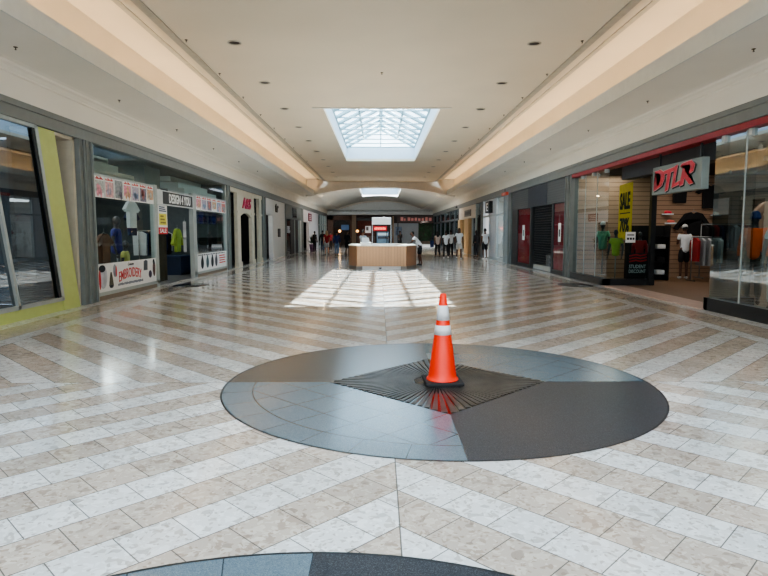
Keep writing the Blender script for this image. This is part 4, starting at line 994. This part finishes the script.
for i, (x, z, m) in enumerate(((9.55, 2.12, mat('shoe_pink', (230, 60, 80), .5)), (9.66, 1.82, mat('shoe_coral', (226, 110, 96), .5)), (11.15, 2.08, SHOE_W))):
    r = thing('sneaker', ('pink sneaker on the slat wall left of the black jacket', 'coral sneaker below the pink one on the slat wall', 'white sneaker on the slat wall right of the black jacket')[i], 'shoe', (x, 19.84, z), math.radians(-20 if i < 2 else 20))
    bm = skin_mesh([(-.12, 0, .06), (-.02, 0, .06), (.13, 0, .04)], [(0, 1), (1, 2)], [.06, .055, .04], [0]); link('shoe_upper', bm, m, r); MB().box(-.18, .18, -.05, .05, -.02, .01, .008).build('sole', C_white, r); MB().box(-.16, .16, -.06, .12, -.035, -.022).build('ledge', M_steel, r)
figure('person', 'person in white T-shirt, pale cap and black shorts standing inside the streetwear shop', 'person', (9.80, 19.15, .02), 0, 1.70, SK_D, C_white, .55, C_black, True, SHOE_W, HR_B, cap=C_lgrey, pose=PHONE)
r = rail('clothes rail with red and white garments right of the shopper in the streetwear shop', (10.02, 18.25, .02), .9, [C_red, C_white, C_black, C_grey, C_red], top=1.35, seed=21, face=R90)
r = rail('tall clothes rail of dark garments against the slat wall', (11.3, 19.4, .02), 1.7, [C_black, C_navy, C_grey, C_red], top=1.75, seed=22, face=R90)
sh = thing('display_shelf', 'black gondola shelf of folded clothes inside the streetwear shop window', 'shelf', (8.4, 18.9, .02)); b = MB(); b.box(-.6, .6, -.05, .0, 0, 1.7); b.box(-.62, -.58, -.4, 0, 0, 1.7); b.box(.58, .62, -.4, 0, 0, 1.7); b.build('shelf_frame', M_black, sh)
for z in (.15, .55, .95, 1.35):
    MB().box(-.58, .58, -.4, -.05, z, z+.03).build('shelf', M_black, sh)
for i in range(9):
    o = MB().box(-.13, .13, -.15, .15, 0, .14, .03).build('folded_clothes', (C_red, C_grey, C_white, C_lime, C_navy, C_black)[i % 6]); o.location = (8.4-.38+.38*(i % 3), 18.9-.22, .05+.15+.4*(i//3)+.002)
    tag(o, 'stack of %s folded clothes, %s on the %s shelf' % (('red', 'grey', 'white', 'lime', 'navy', 'black')[i % 6], ('left', 'middle', 'right')[i % 3], ('lowest', 'second', 'third')[i//3]), 'clothes', 'folded clothes on the gondola shelf')
for i, (x, y) in enumerate(((8.2, 13.0), (9.6, 15.0), (8.8, 17.6), (10.6, 18.2), (7.0, 19.2), (7.1, 10.6))):
    area('shop_soft_fill', (x+(.5 if x < 7.5 else 0), y, 3.37), (0, 0, 0), 1.3, 1.3, 20 if x < 7.5 else 9, (1, .93, .84))  # soft ceiling fill added in place of spotlight beams; no panel fixture there
    o = thing('track_spotlight', 'small ceiling spotlight in the streetwear shop, %s in order from the counter' % ORD[i], 'spotlight', (x, y, 3.30), 0, 'streetwear shop spotlights')
    MB().lathe([(.03, .1), (.05, .0), (.055, -.02), (.045, -.02)], 14).build('lamp_can', M_dark, o); MB().lathe([(0, -.01), (.045, -.01)], 14).build('lamp_face', mat('lamp_glow', (255, 250, 240), .5, emit=14), o)
pilaster(23, 'right', 19.78, 20.08); pilaster(24, 'right', 20.12, 20.42)

# ---- right 2: shuttered shop with red panels
shell('right', 20.4, 28.9, 4.0, M_intd, M_fld, M_intd)
b = MB(); b.box(XR-.02, XR+.2, 20.42, 22.75, 2.56, 3.39); b.box(XR-.02, XR+.2, 25.6, 28.7, 2.56, 3.39); struct(b.build('wall_right', stripes_mat('fascia_ribbed_grey', (92, 94, 96), (70, 72, 74), 'Z', .09, .15, .6)))
b = MB(); b.box(XR-.03, XR+.2, 22.75, 25.6, 2.56, 3.39); struct(b.build('wall_right', mat('fascia_charcoal', (58, 62, 70), .6)))
r = sempty('window_9'); b = MB(); b.box(XR+.05, XR+.09, 20.5, 21.95, .14, 2.54); b.build('red_panel', M_red, r)
b = MB(); b.box(XR, XR+.22, 20.42, 20.50, 0, 2.56); b.box(XR, XR+.22, 21.95, 22.1, 0, 2.56); b.box(XR+.005, XR+.2, 20.42, 22.1, 0, .16); b.build('frame', M_dark, r)
b = MB(); b.poly([(XR+.03, 20.5, .16), (XR+.03, 21.95, .16), (XR+.03, 21.95, 2.54), (XR+.03, 20.5, 2.54)]); b.build('pane', M_glassr, r)
r = sempty('window_10'); b = MB(); b.box(XR+.05, XR+.09, 25.2, 27.7, .14, 2.54); b.build('red_panel', M_red, r)
b = MB(); b.box(XR, XR+.22, 25.1, 25.3, 0, 2.56); b.box(XR, XR+.22, 27.6, 28.7, 0, 2.56); b.box(XR+.005, XR+.2, 25.1, 28.7, 0, .16); b.build('frame', M_dark, r)
b = MB(); b.poly([(XR+.03, 25.3, .16), (XR+.03, 27.6, .16), (XR+.03, 27.6, 2.54), (XR+.03, 25.3, 2.54)]); b.build('pane', M_glassr, r)
for y, w, lab in ((21.2, .30, 'white notice with a phone-shaped mark on the near red window panel'), (26.5, .40, 'white notice with a dark mark on the far red window panel')):
    o = thing('notice', lab, 'notice', (XR+.026, y, 1.18)); MB().box(-.006, 0, -w/2, w/2, 0, .66).build('sheet', M_paper, o); MB().box(-.008, -.006, -.07, .07, .18, .44).build('print', M_ink, o)
r = sempty('door_3'); b = MB()
for i in range(24): b.box(XR+.12, XR+.135, 22.1, 25.1, .22+.097*i, .235+.097*i)
for i in range(21):
    for k in range(24): b.box(XR+.118, XR+.137, 22.15+.148*i+(.074 if k % 2 else 0), 22.165+.148*i+(.074 if k % 2 else 0), .22+.097*k, .317+.097*k)
b.build('shutter_grille', mat('shutter_steel', (78, 80, 82), .4, metal=.5), r)
b = MB(); b.box(XR+.10, XR+.15, 22.1, 25.1, .02, .20); b.build('bottom_rail', mat('shutter_rail', (186, 184, 178), .4, metal=.3), r)
b = MB(); b.box(XR+.02, XR+.2, 22.1, 22.2, 0, 2.56); b.box(XR+.02, XR+.2, 25.02, 25.12, 0, 2.56); b.build('guide_rail', M_dark, r)
b = thing('carton', 'pale grey carton standing behind the roller grille', 'box', (XR+.45, 23.2, .02)); MB().box(-.2, .2, -.45, .45, 0, .62, .006).build('carton_body', C_grey, b); MB().box(-.202, -.2, -.05, .05, 0, .62).build('tape', C_lgrey, b)
pilaster(25, 'right', 28.75, 29.35, M_pil); pilaster(26, 'right', 29.5, 30.45, mat('pale_pier', (150, 158, 160), .5))
r = thing('exit_sign', 'small orange red sign box at the top of the pale pier', 'sign', (XR-.14, 29.8, 3.30)); MB().box(-.06, .06, -.55, .55, .04, .18, .01).build('sign_box', mat('exit_red', (196, 84, 66), .5, emit=.1), r); text('EXIT', 'lettering', mat('exit_pale', (236, 180, 160), .5), 'R', (XR-.205, 29.8, 3.41), .5, .09, r, .002, .01)
MB().tube((.0, 0, .2), (.0, 0, .36), .012).build('mounting_stem', M_dark, r)

# ---- right 3: white shop with black blade sign
shell('right', 30.45, 36.8, 4.0, M_white, M_fl, M_white)
W11 = sempty('window_11'); b = MB()
for y in (30.5, 32.6, 34.6, 36.6): b.box(XR-.02, XR+.12, y-.07, y+.07, 0, 3.39)
b.box(XR-.02, XR+.12, 30.5, 34.6, 0, .18); b.box(XR-.02, XR+.1, 30.5, 36.6, 2.42, 2.52); b.build('frame', mat('frame_white', (200, 206, 208), .5), W11)
b = MB(); b.poly([(XR+.04, 30.5, .18), (XR+.04, 32.6, .18), (XR+.04, 32.6, 3.39), (XR+.04, 30.5, 3.39)]); b.build('pane', M_glass, W11)
b = MB(); b.box(XR, XR+.1, 32.65, 35.0, 2.5, 3.39); b.box(XR, XR+.1, 32.65, 34.6, .0, 2.45); struct(b.build('wall_right', mat('white_front_panel', (222, 224, 230), .5, var=.02)))
r = thing('shop_sign', 'black square blade sign with white letter on the white shop front', 'sign', (XR-.08, 34.3, 2.62)); MB().box(-.12, .12, -.62, .62, 0, .66, .01).build('sign_box', M_black, r); text('E', 'white_lettering', M_whiteink, 'R', (XR-.205, 34.3, 2.95), .45, .44, r, .004, .01)
garment('hanging_shirt', 'red garment hanging inside the white shop doorway', 'shirt', (7.6, 35.8, 1.7), R90, C_red); garment('hanging_shirt', 'pale pink garment hanging in the white shop window', 'shirt', (7.4, 32.0, 1.7), R90, C_pink)
area('white_shop_light', (8.0, 33.5, 3.3), (0, 0, 0), 2, 4, 90, (.96, .98, 1))
b = thing('display_table', 'white display table inside the white shop window', 'table', (7.5, 31.5, .02)); MB().box(-.4, .4, -.6, .6, .7, .76).build('tabletop', M_white, b)
for sx in (-.35, .35):
    for sy in (-.52, .52): MB().box(sx-.025, sx+.025, sy-.025, sy+.025, 0, .7).build('leg', M_white, b)
pilaster(27, 'right', 36.8, 37.3)
# ---- right 4: dark opening, tan column shop
shell('right', 37.3, 47.8, 4.0, M_int, M_fl, M_int)
b = MB(); b.box(XR-.02, XR+.2, 39.6, 47.6, 2.5, 3.39); struct(b.build('wall_right', mat('cream_fascia', (208, 198, 186), .6)))
b = MB(); b.box(XR-.12, XR+.2, 42.0, 44.0, 0, 2.5); b.box(XR-.12, XR+.2, 46.2, 47.5, 0, 2.5); struct(b.build('wall_right', mat('tan_column', (204, 172, 128), .55, var=.05)))
W12 = sempty('window_12'); b = MB(); b.box(XR, XR+.1, 39.5, 39.8, 0, 3.39); b.box(XR, XR+.1, 41.0, 41.2, 0, 2.5); b.box(XR, XR+.1, 44.0, 46.2, 0, .3); b.build('frame', M_alu, W12)
b = MB(); b.poly([(XR+.05, 39.8, .1), (XR+.05, 42.0, .1), (XR+.05, 42.0, 2.5), (XR+.05, 39.8, 2.5)]); b.poly([(XR+.05, 44.0, .1), (XR+.05, 46.2, .1), (XR+.05, 46.2, 2.5), (XR+.05, 44.0, 2.5)]); b.poly([(XR+.05, 37.3, .1), (XR+.05, 39.5, .1), (XR+.05, 39.5, 3.39), (XR+.05, 37.3, 3.39)]); b.build('pane', M_glass, W12)
r = thing('shop_sign', 'grey rectangular sign on the cream fascia of the tan-column shop', 'sign', (XR-.02, 42.9, 2.66)); MB().box(-.05, 0, -1.5, 1.5, 0, .46, .01).build('board', mat('sign_grey', (112, 108, 102), .5), r)
b = MB()
for k in range(6): b.box(-.056, -.05, -1.2+.42*k, -.94+.42*k, .12, .34)
b.build('lettering_strokes', mat('sign_dark_brown', (60, 54, 50), .5), r)
o = thing('wall_spotlight', 'bright spotlight under the soffit above the tan-column shop', 'spotlight', (XR-.30, 47.0, 3.48)); MB().lathe([(0, .08), (.07, .08), (.10, -.05), (.09, -.05)], 14).tube((0, 0, .08), (0, 0, .22), .012).build('lamp_can', M_dark, o); MB().lathe([(0, -.03), (.09, -.03)], 14).build('lamp_face', mat('lamp_glow_strong', (255, 246, 230), .5, emit=30), o)
l = bpy.data.lights.new('column_spot', 'SPOT'); l.energy = 260; l.color = (1, .86, .66); l.spot_size = 1.6; lo_ = bpy.data.objects.new('column_spot', l); COL.objects.link(lo_); lo_.location = (XR-.9, 44, 3.4); lo_.rotation_euler = (0, math.radians(25), 0)
# ---- right 5: dark grey shop fronts to the end
shell('right', 47.8, 69.9, 4.0, M_intd, M_fld, M_intd)
W13 = sempty('window_13'); b = MB()
for y in (48.0, 50.5, 54.0, 58.0, 62.0, 66.0, 69.7): b.box(XR-.04, XR+.12, y-.14, y+.14, 0, 3.39)
b.box(XR-.02, XR+.1, 48, 69.7, 2.5, 2.66); b.box(XR-.02, XR+.1, 48, 69.7, 0, .2); b.build('frame', mat('grey_frame', (84, 90, 94), .5), W13)
b = MB(); b.poly([(XR+.05, 48, .2), (XR+.05, 69.7, .2), (XR+.05, 69.7, 3.39), (XR+.05, 48, 3.39)]); b.build('pane', M_glassr, W13)
b = MB(); b.box(XR+.2, XR+.25, 51, 53.5, 0, 2.5); b.build('door_leaf', M_black, W13)
for y in (49.5, 56, 64): point('shop_spot', (7.4, y, 3.0), 30, (.9, .95, 1), .06)

# ------------------------------------------------------------------ kiosk
K = thing('kiosk_counter', 'pale wooden kiosk counter with white top and chamfered corners in the middle of the hall', 'kiosk', (.13, 24.48, 0))
def ring(b, pts, ins, z0, z1):
    n = len(pts); c = Vector((sum(p[0] for p in pts)/n, sum(p[1] for p in pts)/n))
    P = [Vector(p) for p in pts]
    Q = [c+(p-c)*(1-ins/max(.1, (p-c).length)) for p in P]
    o0 = [b.bm.verts.new((p.x, p.y, z0)) for p in P]; o1 = [b.bm.verts.new((p.x, p.y, z1)) for p in P]; i0 = [b.bm.verts.new((p.x, p.y, z0)) for p in Q]; i1 = [b.bm.verts.new((p.x, p.y, z1)) for p in Q]
    for i in range(n):
        j = (i+1) % n
        for q in ((o0[i], o0[j], o1[j], o1[i]), (i0[j], i0[i], i1[i], i1[j]), (o1[i], o1[j], i1[j], i1[i]), (i0[i], i0[j], o0[j], o0[i])): b.bm.faces.new(q)
pts = [(-1.03, 0), (.98, 0), (1.45, 1.05), (1.45, 4.2), (-1.41, 4.2), (-1.41, 1.05)]
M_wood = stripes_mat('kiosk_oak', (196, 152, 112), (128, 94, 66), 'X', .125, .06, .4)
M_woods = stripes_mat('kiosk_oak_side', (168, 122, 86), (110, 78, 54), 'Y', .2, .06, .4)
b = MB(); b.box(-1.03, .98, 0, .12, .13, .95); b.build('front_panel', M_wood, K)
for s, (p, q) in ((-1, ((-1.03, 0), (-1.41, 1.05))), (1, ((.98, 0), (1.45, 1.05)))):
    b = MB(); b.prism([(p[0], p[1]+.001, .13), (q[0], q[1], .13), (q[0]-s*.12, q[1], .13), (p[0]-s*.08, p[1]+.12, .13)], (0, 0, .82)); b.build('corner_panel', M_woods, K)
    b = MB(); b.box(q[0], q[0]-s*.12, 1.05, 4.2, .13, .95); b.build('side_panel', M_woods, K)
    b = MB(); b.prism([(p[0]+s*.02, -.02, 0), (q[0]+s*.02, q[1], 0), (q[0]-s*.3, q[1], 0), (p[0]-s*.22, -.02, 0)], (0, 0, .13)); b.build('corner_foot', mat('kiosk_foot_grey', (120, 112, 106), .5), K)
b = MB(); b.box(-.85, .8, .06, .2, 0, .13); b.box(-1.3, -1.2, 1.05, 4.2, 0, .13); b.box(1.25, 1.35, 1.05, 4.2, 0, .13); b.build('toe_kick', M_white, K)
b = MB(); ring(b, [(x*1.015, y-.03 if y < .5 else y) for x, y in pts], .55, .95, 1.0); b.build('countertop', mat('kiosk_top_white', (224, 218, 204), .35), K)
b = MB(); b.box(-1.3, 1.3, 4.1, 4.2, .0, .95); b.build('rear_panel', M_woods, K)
o = thing('canopy_sign', 'white header board on two thin posts rising from the kiosk', 'sign', (.115, 27.0, 1.0))
MB().box(-.43, .43, -.04, .04, .87, 1.19, .005).build('header_board', M_white, o)
for sx in (-.43, .41): MB().box(sx, sx+.03, -.03, .03, -.98 if False else 0.0, .87).build('post', mat('post_grey', (180, 184, 186), .4), o)
b = thing('shelf_crossbar', 'thin white shelf bar standing on the kiosk under the header board', 'shelf', (.115, 27.0, 1.0)); MB().box(-.42, .42, -.2, .2, -.06, .0).build('board', M_white, b)
for i, (x, y, w, h_) in enumerate(((-.55, 25.6, .30, .10), (-.18, 25.7, .26, .14), (.30, 25.6, .22, .08))):
    pass
kb = thing('cash_register', 'white cash register box on the kiosk counter left of the posts', 'cash register', (-.55, 24.78, 1.0), .2); MB().box(-.2, .2, -.15, .15, 0, .10, .01).build('drawer_box', M_white, kb); b = MB(); b.prism([(-.15, -.02, .10), (.15, -.02, .10), (.15, .05, .30), (-.15, .05, .30)], (0, .03, 0)); b.build('screen', M_lg if False else C_lgrey, kb)
for x, lab, m in ((-.15, 'white tray on the kiosk counter beside the cash register', M_white), (.55, 'flat pale tray on the right half of the kiosk counter', C_lgrey)):
    kt = thing('tray', lab, 'tray', (x, 24.75, 1.0)); b = MB(); b.box(-.16, .16, -.11, .11, 0, .02); b.box(-.16, .16, -.11, -.1, .02, .05); b.box(-.16, .16, .1, .11, .02, .05); b.box(-.16, -.15, -.11, .11, .02, .05); b.box(.15, .16, -.11, .11, .02, .05); b.build('tray_body', m, kt)
fl = thing('floor_outlet', 'small grey floor box on the floor in front of the kiosk', 'floor box', (.05, 24.15, 0)); MB().box(-.06, .06, -.06, .06, .001, .12, .01).build('box_body', M_steel, fl); MB().box(-.04, .04, -.063, -.06, .03, .09).build('cover', M_dark, fl)

# ------------------------------------------------------------------ far court behind the end header
b = MB(); b.box(XC-14, XC+14, 82.0, 82.3, 0, 4.2); b.box(XC-14.2, XC-14, 70, 82, 0, 4.2); b.box(XC+14, XC+14.2, 70, 82, 0, 4.2); struct(b.build('wall_back', mat('court_wall_brown', (70, 60, 56), .8, var=.2)))
b = MB(); b.box(XC-14.2, XC+14.2, 70, 82.3, 4.0, 4.1); struct(b.build('ceiling', mat('court_ceiling', (150, 150, 150), .8)))
b = MB(); b.box(XC-14.2, XC-6.4, 70, 82, -.05, 0.001); b.box(XC+6.4, XC+14.2, 70, 82, -.05, .001); struct(b.build('floor', mat('court_floor', (150, 142, 134), .2)))
b = MB(); b.box(-3.25, -2.75, 72, 72.5, 0, 4.0); struct(b.build('trim_28', mat('tan_pier', (150, 128, 106), .6)))
# arched food stall on the left
r = thing('arched_stall', 'dark brown stall front with a black arch at the far left end', 'stall', (-4.6, 74.0, 0))
b = MB(); b.box(-1.7, -1.05, 0, .3, 0, 3.6); b.box(1.05, 1.6, 0, .3, 0, 3.6); b.box(-1.7, 1.6, 0, .3, 3.1, 3.6); b.build('front_wall', mat('stall_brown', (94, 72, 60), .7, var=.2), r)
a = arc_pts(1.1, 2.3, 3.05, 16, 0); b = MB(); b.prism([(x, .1, z) for x, z in a], (0, .1, 0)); b.build('arch_panel', M_black, r)
MB().box(-1.05, 1.05, .4, .5, 0, 2.4).build('back_panel', mat('stall_dark', (44, 34, 32), .7, var=.3), r); MB().box(-.05, .9, .05, .09, 1.85, 2.5).build('blue_screen', mat('screen_blue', (60, 90, 130), .4, emit=.12), r)
for x, y, z, lab in ((-4.8, 73.4, 1.72, 'glowing warm lamp in front of the arched stall'), (-2.62, 73.0, 1.72, 'glowing warm lamp right of the tan pier')):
    o = thing('pendant_lamp', lab, 'lamp', (x, y, z)); MB().ball((0, 0, 0), .17, 12).build('globe', mat('lamp_warm', (255, 190, 110), .5, emit=1.6), o); MB().tube((0, 0, .16), (0, 0, 4.0-z), .012, n=6).build('cord', M_black, o); point('lamp_light', (x, y-.4, z), 4, (1, .66, .34), .1)
r = thing('food_stall', 'dark stall front with reddish panels behind the kiosk', 'stall', (-1.7, 75, 0)); MB().box(-1.0, 1.2, 0, .2, 0, 3.2).build('front_wall', mat('stall_maroon', (110, 60, 50), .7, var=.3), r); MB().box(-1.0, 1.2, -.3, 0, 0, 1.1).build('counter', mat('stall_counter', (120, 96, 84), .5), r)
MB().box(-1.05, 1.25, -.25, .0, 3.0, 3.35).build('fascia', M_dark, r)
r = thing('menu_poster', 'white menu board beside the dark reddish stall', 'poster', (-1.35, 74.6, 1.5)); MB().box(-.35, .35, -.02, .02, 0, .85).build('sheet', mat('menu_white', (220, 216, 214), .5, emit=.25), r); MB().box(-.25, .05, -.025, -.02, .3, .75).build('picture', mat('menu_grey', (120, 112, 110), .5), r)
r = thing('lit_sign', 'glowing red sign over the drinks cooler behind the kiosk', 'sign', (.12, 60.2, 1.70)); MB().box(-.68, .68, 0, .12, 0, .48, .01).build('sign_box', mat('sign_red_dark', (150, 24, 28), .5, emit=.4), r)
b = MB()
for i in range(7): b.box(-.55+.16*i, -.44+.16*i, -.01, 0, .14, .32+.03*(i % 2))
b.build('lettering_strokes', mat('sign_red_glow', (255, 110, 90), .5, emit=1.6), r)
MB().box(-.68, -.62, 0, .1, -1.7, 0).box(.62, .68, 0, .1, -1.7, 0).build('support_post', M_dark, r)
r = thing('drinks_cooler', 'blue and white drinks cooler cabinet behind the kiosk', 'cooler', (.38, 60.6, 0)); MB().box(-.62, .62, 0, .6, 0, 1.62, .02).build('cabinet', mat('cooler_blue_grey', (84, 112, 132), .4, emit=.1), r); MB().box(-.5, .5, -.02, 0, .9, 1.15).build('door_glass', mat('cooler_dark', (24, 36, 50), .2), r); MB().box(-.5, .5, -.02, 0, 1.25, 1.5).build('header_panel', mat('cooler_pale', (176, 196, 206), .4, emit=.3), r); MB().box(-.5, .5, -.02, 0, .25, .8).build('display_panel', mat('cooler_mid', (110, 136, 150), .4), r)
r = thing('end_kiosk', 'pale stall wall panel behind the person in black right of the cooler', 'stall', (3.1, 68.5, 0)); MB().box(-1.4, 1.4, 0, .2, 0, 2.6).build('wall_panel', mat('pale_panel', (168, 168, 170), .6, var=.05), r); MB().box(-1.2, -.5, -.02, 0, 1.2, 2.2).build('picture', mat('panel_picture', (120, 132, 150), .6, var=.5, scale=4), r); MB().box(-1.55, -1.4, 0, .3, 0, 3.4).build('end_post', mat('tan_post', (170, 140, 112), .6), r)
r = thing('stall_fascia', 'dark fascia band with pale red lettering over the greenery at the hall end', 'sign', (4.05, 68.2, 2.62)); MB().box(-2.0, 2.1, 0, .15, 0, .80).build('board', mat('fascia_brown', (84, 66, 62), .6, var=.2), r)
b = MB(); rnd = random.Random(2)
for i in range(9): w = rnd.uniform(.15, .32); b.box(-1.6+.4*i, -1.6+.4*i+w, -.02, 0, .25, .25+rnd.uniform(.25, .42))
b.build('lettering_strokes', mat('fascia_red_pale', (186, 120, 112), .5, emit=.15), r)
for x in (-1.95, 2.0): MB().box(x, x+.1, 0, .1, -2.62, 0).build('post', M_dark, r)
r = thing('hedge_planter', 'tall dark green hedge in a brown planter at the right of the hall end', 'planter', (5.45, 69.3, 0)); MB().box(-.85, .85, -.3, .3, 0, .55, .02).build('planter_box', mat('planter_brown', (128, 110, 92), .6), r)
b = MB(); rnd = random.Random(9)
for i in range(900):
    p = Vector((rnd.uniform(-.95, .95), rnd.uniform(-.35, .35), rnd.uniform(.5, 2.65))); d = Vector((rnd.uniform(-1, 1), rnd.uniform(-1, .2), rnd.uniform(-.6, 1))).normalized(); s_ = d.orthogonal().normalized()*.05
    b.poly([tuple(p-s_), tuple(p+d*.07), tuple(p+s_), tuple(p-d*.07)])
b.build('foliage', mat('hedge_leaf', (40, 84, 50), .55, var=.4, scale=3), r)
r = thing('low_bench', 'bright white low bench wall in front of the hedge planter', 'bench', (5.1, 64.2, 0)); MB().box(-.9, .9, 0, .35, 0, .18, .01).build('bench_seat', mat('bench_white_glow', (240, 240, 236), .5, emit=.3), r); MB().box(-.85, .85, .35, .4, 0, .3).build('bench_back', M_white, r)  # seat brightened by added emission, though the bench is no lamp
for x in (-4, 3): area('court_light', (x, 76, 3.9), (0, 0, 0), 4, 3, 40, (1, .9, .8))
l = bpy.data.lights.new('hedge_added_spot', 'SPOT'); l.energy = 130; l.spot_size = .62; l.color = (.95, 1, .92); l.shadow_soft_size = .05; lo_ = bpy.data.objects.new('hedge_added_spot', l); COL.objects.link(lo_); lo_.location = (4.6, 66.4, 3.3); lo_.rotation_euler = Vector((1.0, 2.9, -1.7)).to_track_quat('-Z', 'Y').to_euler()  # spot added only to brighten the dark hedge; no fixture there

# ------------------------------------------------------------------ daylight
w = bpy.data.worlds.new('World'); S.world = w; w.use_nodes = True
nt = w.node_tree; nt.nodes.clear(); out = nt.nodes.new('ShaderNodeOutputWorld'); bg = nt.nodes.new('ShaderNodeBackground'); nt.links.new(bg.outputs[0], out.inputs[0])
tc = nt.nodes.new('ShaderNodeTexCoord'); sx = nt.nodes.new('ShaderNodeSeparateXYZ'); nt.links.new(tc.outputs['Generated'], sx.inputs[0])
rp = nt.nodes.new('ShaderNodeValToRGB'); rp.color_ramp.elements[0].color = (.90, .94, 1, 1); rp.color_ramp.elements[1].color = (.72, .86, 1, 1); rp.color_ramp.elements[1].position = .9
nt.links.new(sx.outputs[2], rp.inputs[0]); nt.links.new(rp.outputs[0], bg.inputs[0]); bg.inputs[1].default_value = 3.5
sun = bpy.data.lights.new('Sun', 'SUN'); sun.energy = 20; sun.angle = .012; sun.color = (1, .97, .90)
so = bpy.data.objects.new('Sun', sun); COL.objects.link(so)
d = Vector((-.23, -6.35, -5.23)).normalized(); so.rotation_euler = d.to_track_quat('-Z', 'Y').to_euler(); so.location = (0, 30, 20)
p = area('hall_end_portal', (XC, -13.9, 2.6), (math.radians(90), 0, 0), 12, 5.2, 10); p.data.cycles.is_portal = True

# ------------------------------------------------------------------ camera
cam = bpy.data.cameras.new('Camera'); co = bpy.data.objects.new('Camera', cam); COL.objects.link(co); S.camera = co
F = 598.0; cam.sensor_fit = 'HORIZONTAL'; cam.sensor_width = 36.0; cam.lens = F/768*36.0; cam.clip_end = 400
co.location = (0, 0, CAMH); th = math.atan(55/F); yaw = math.atan(5/F)
co.rotation_euler = (math.radians(90)-th, 0, -yaw)
S.view_settings.view_transform = 'AgX'; S.view_settings.look = 'AgX - Medium High Contrast'; S.view_settings.exposure = 0.75
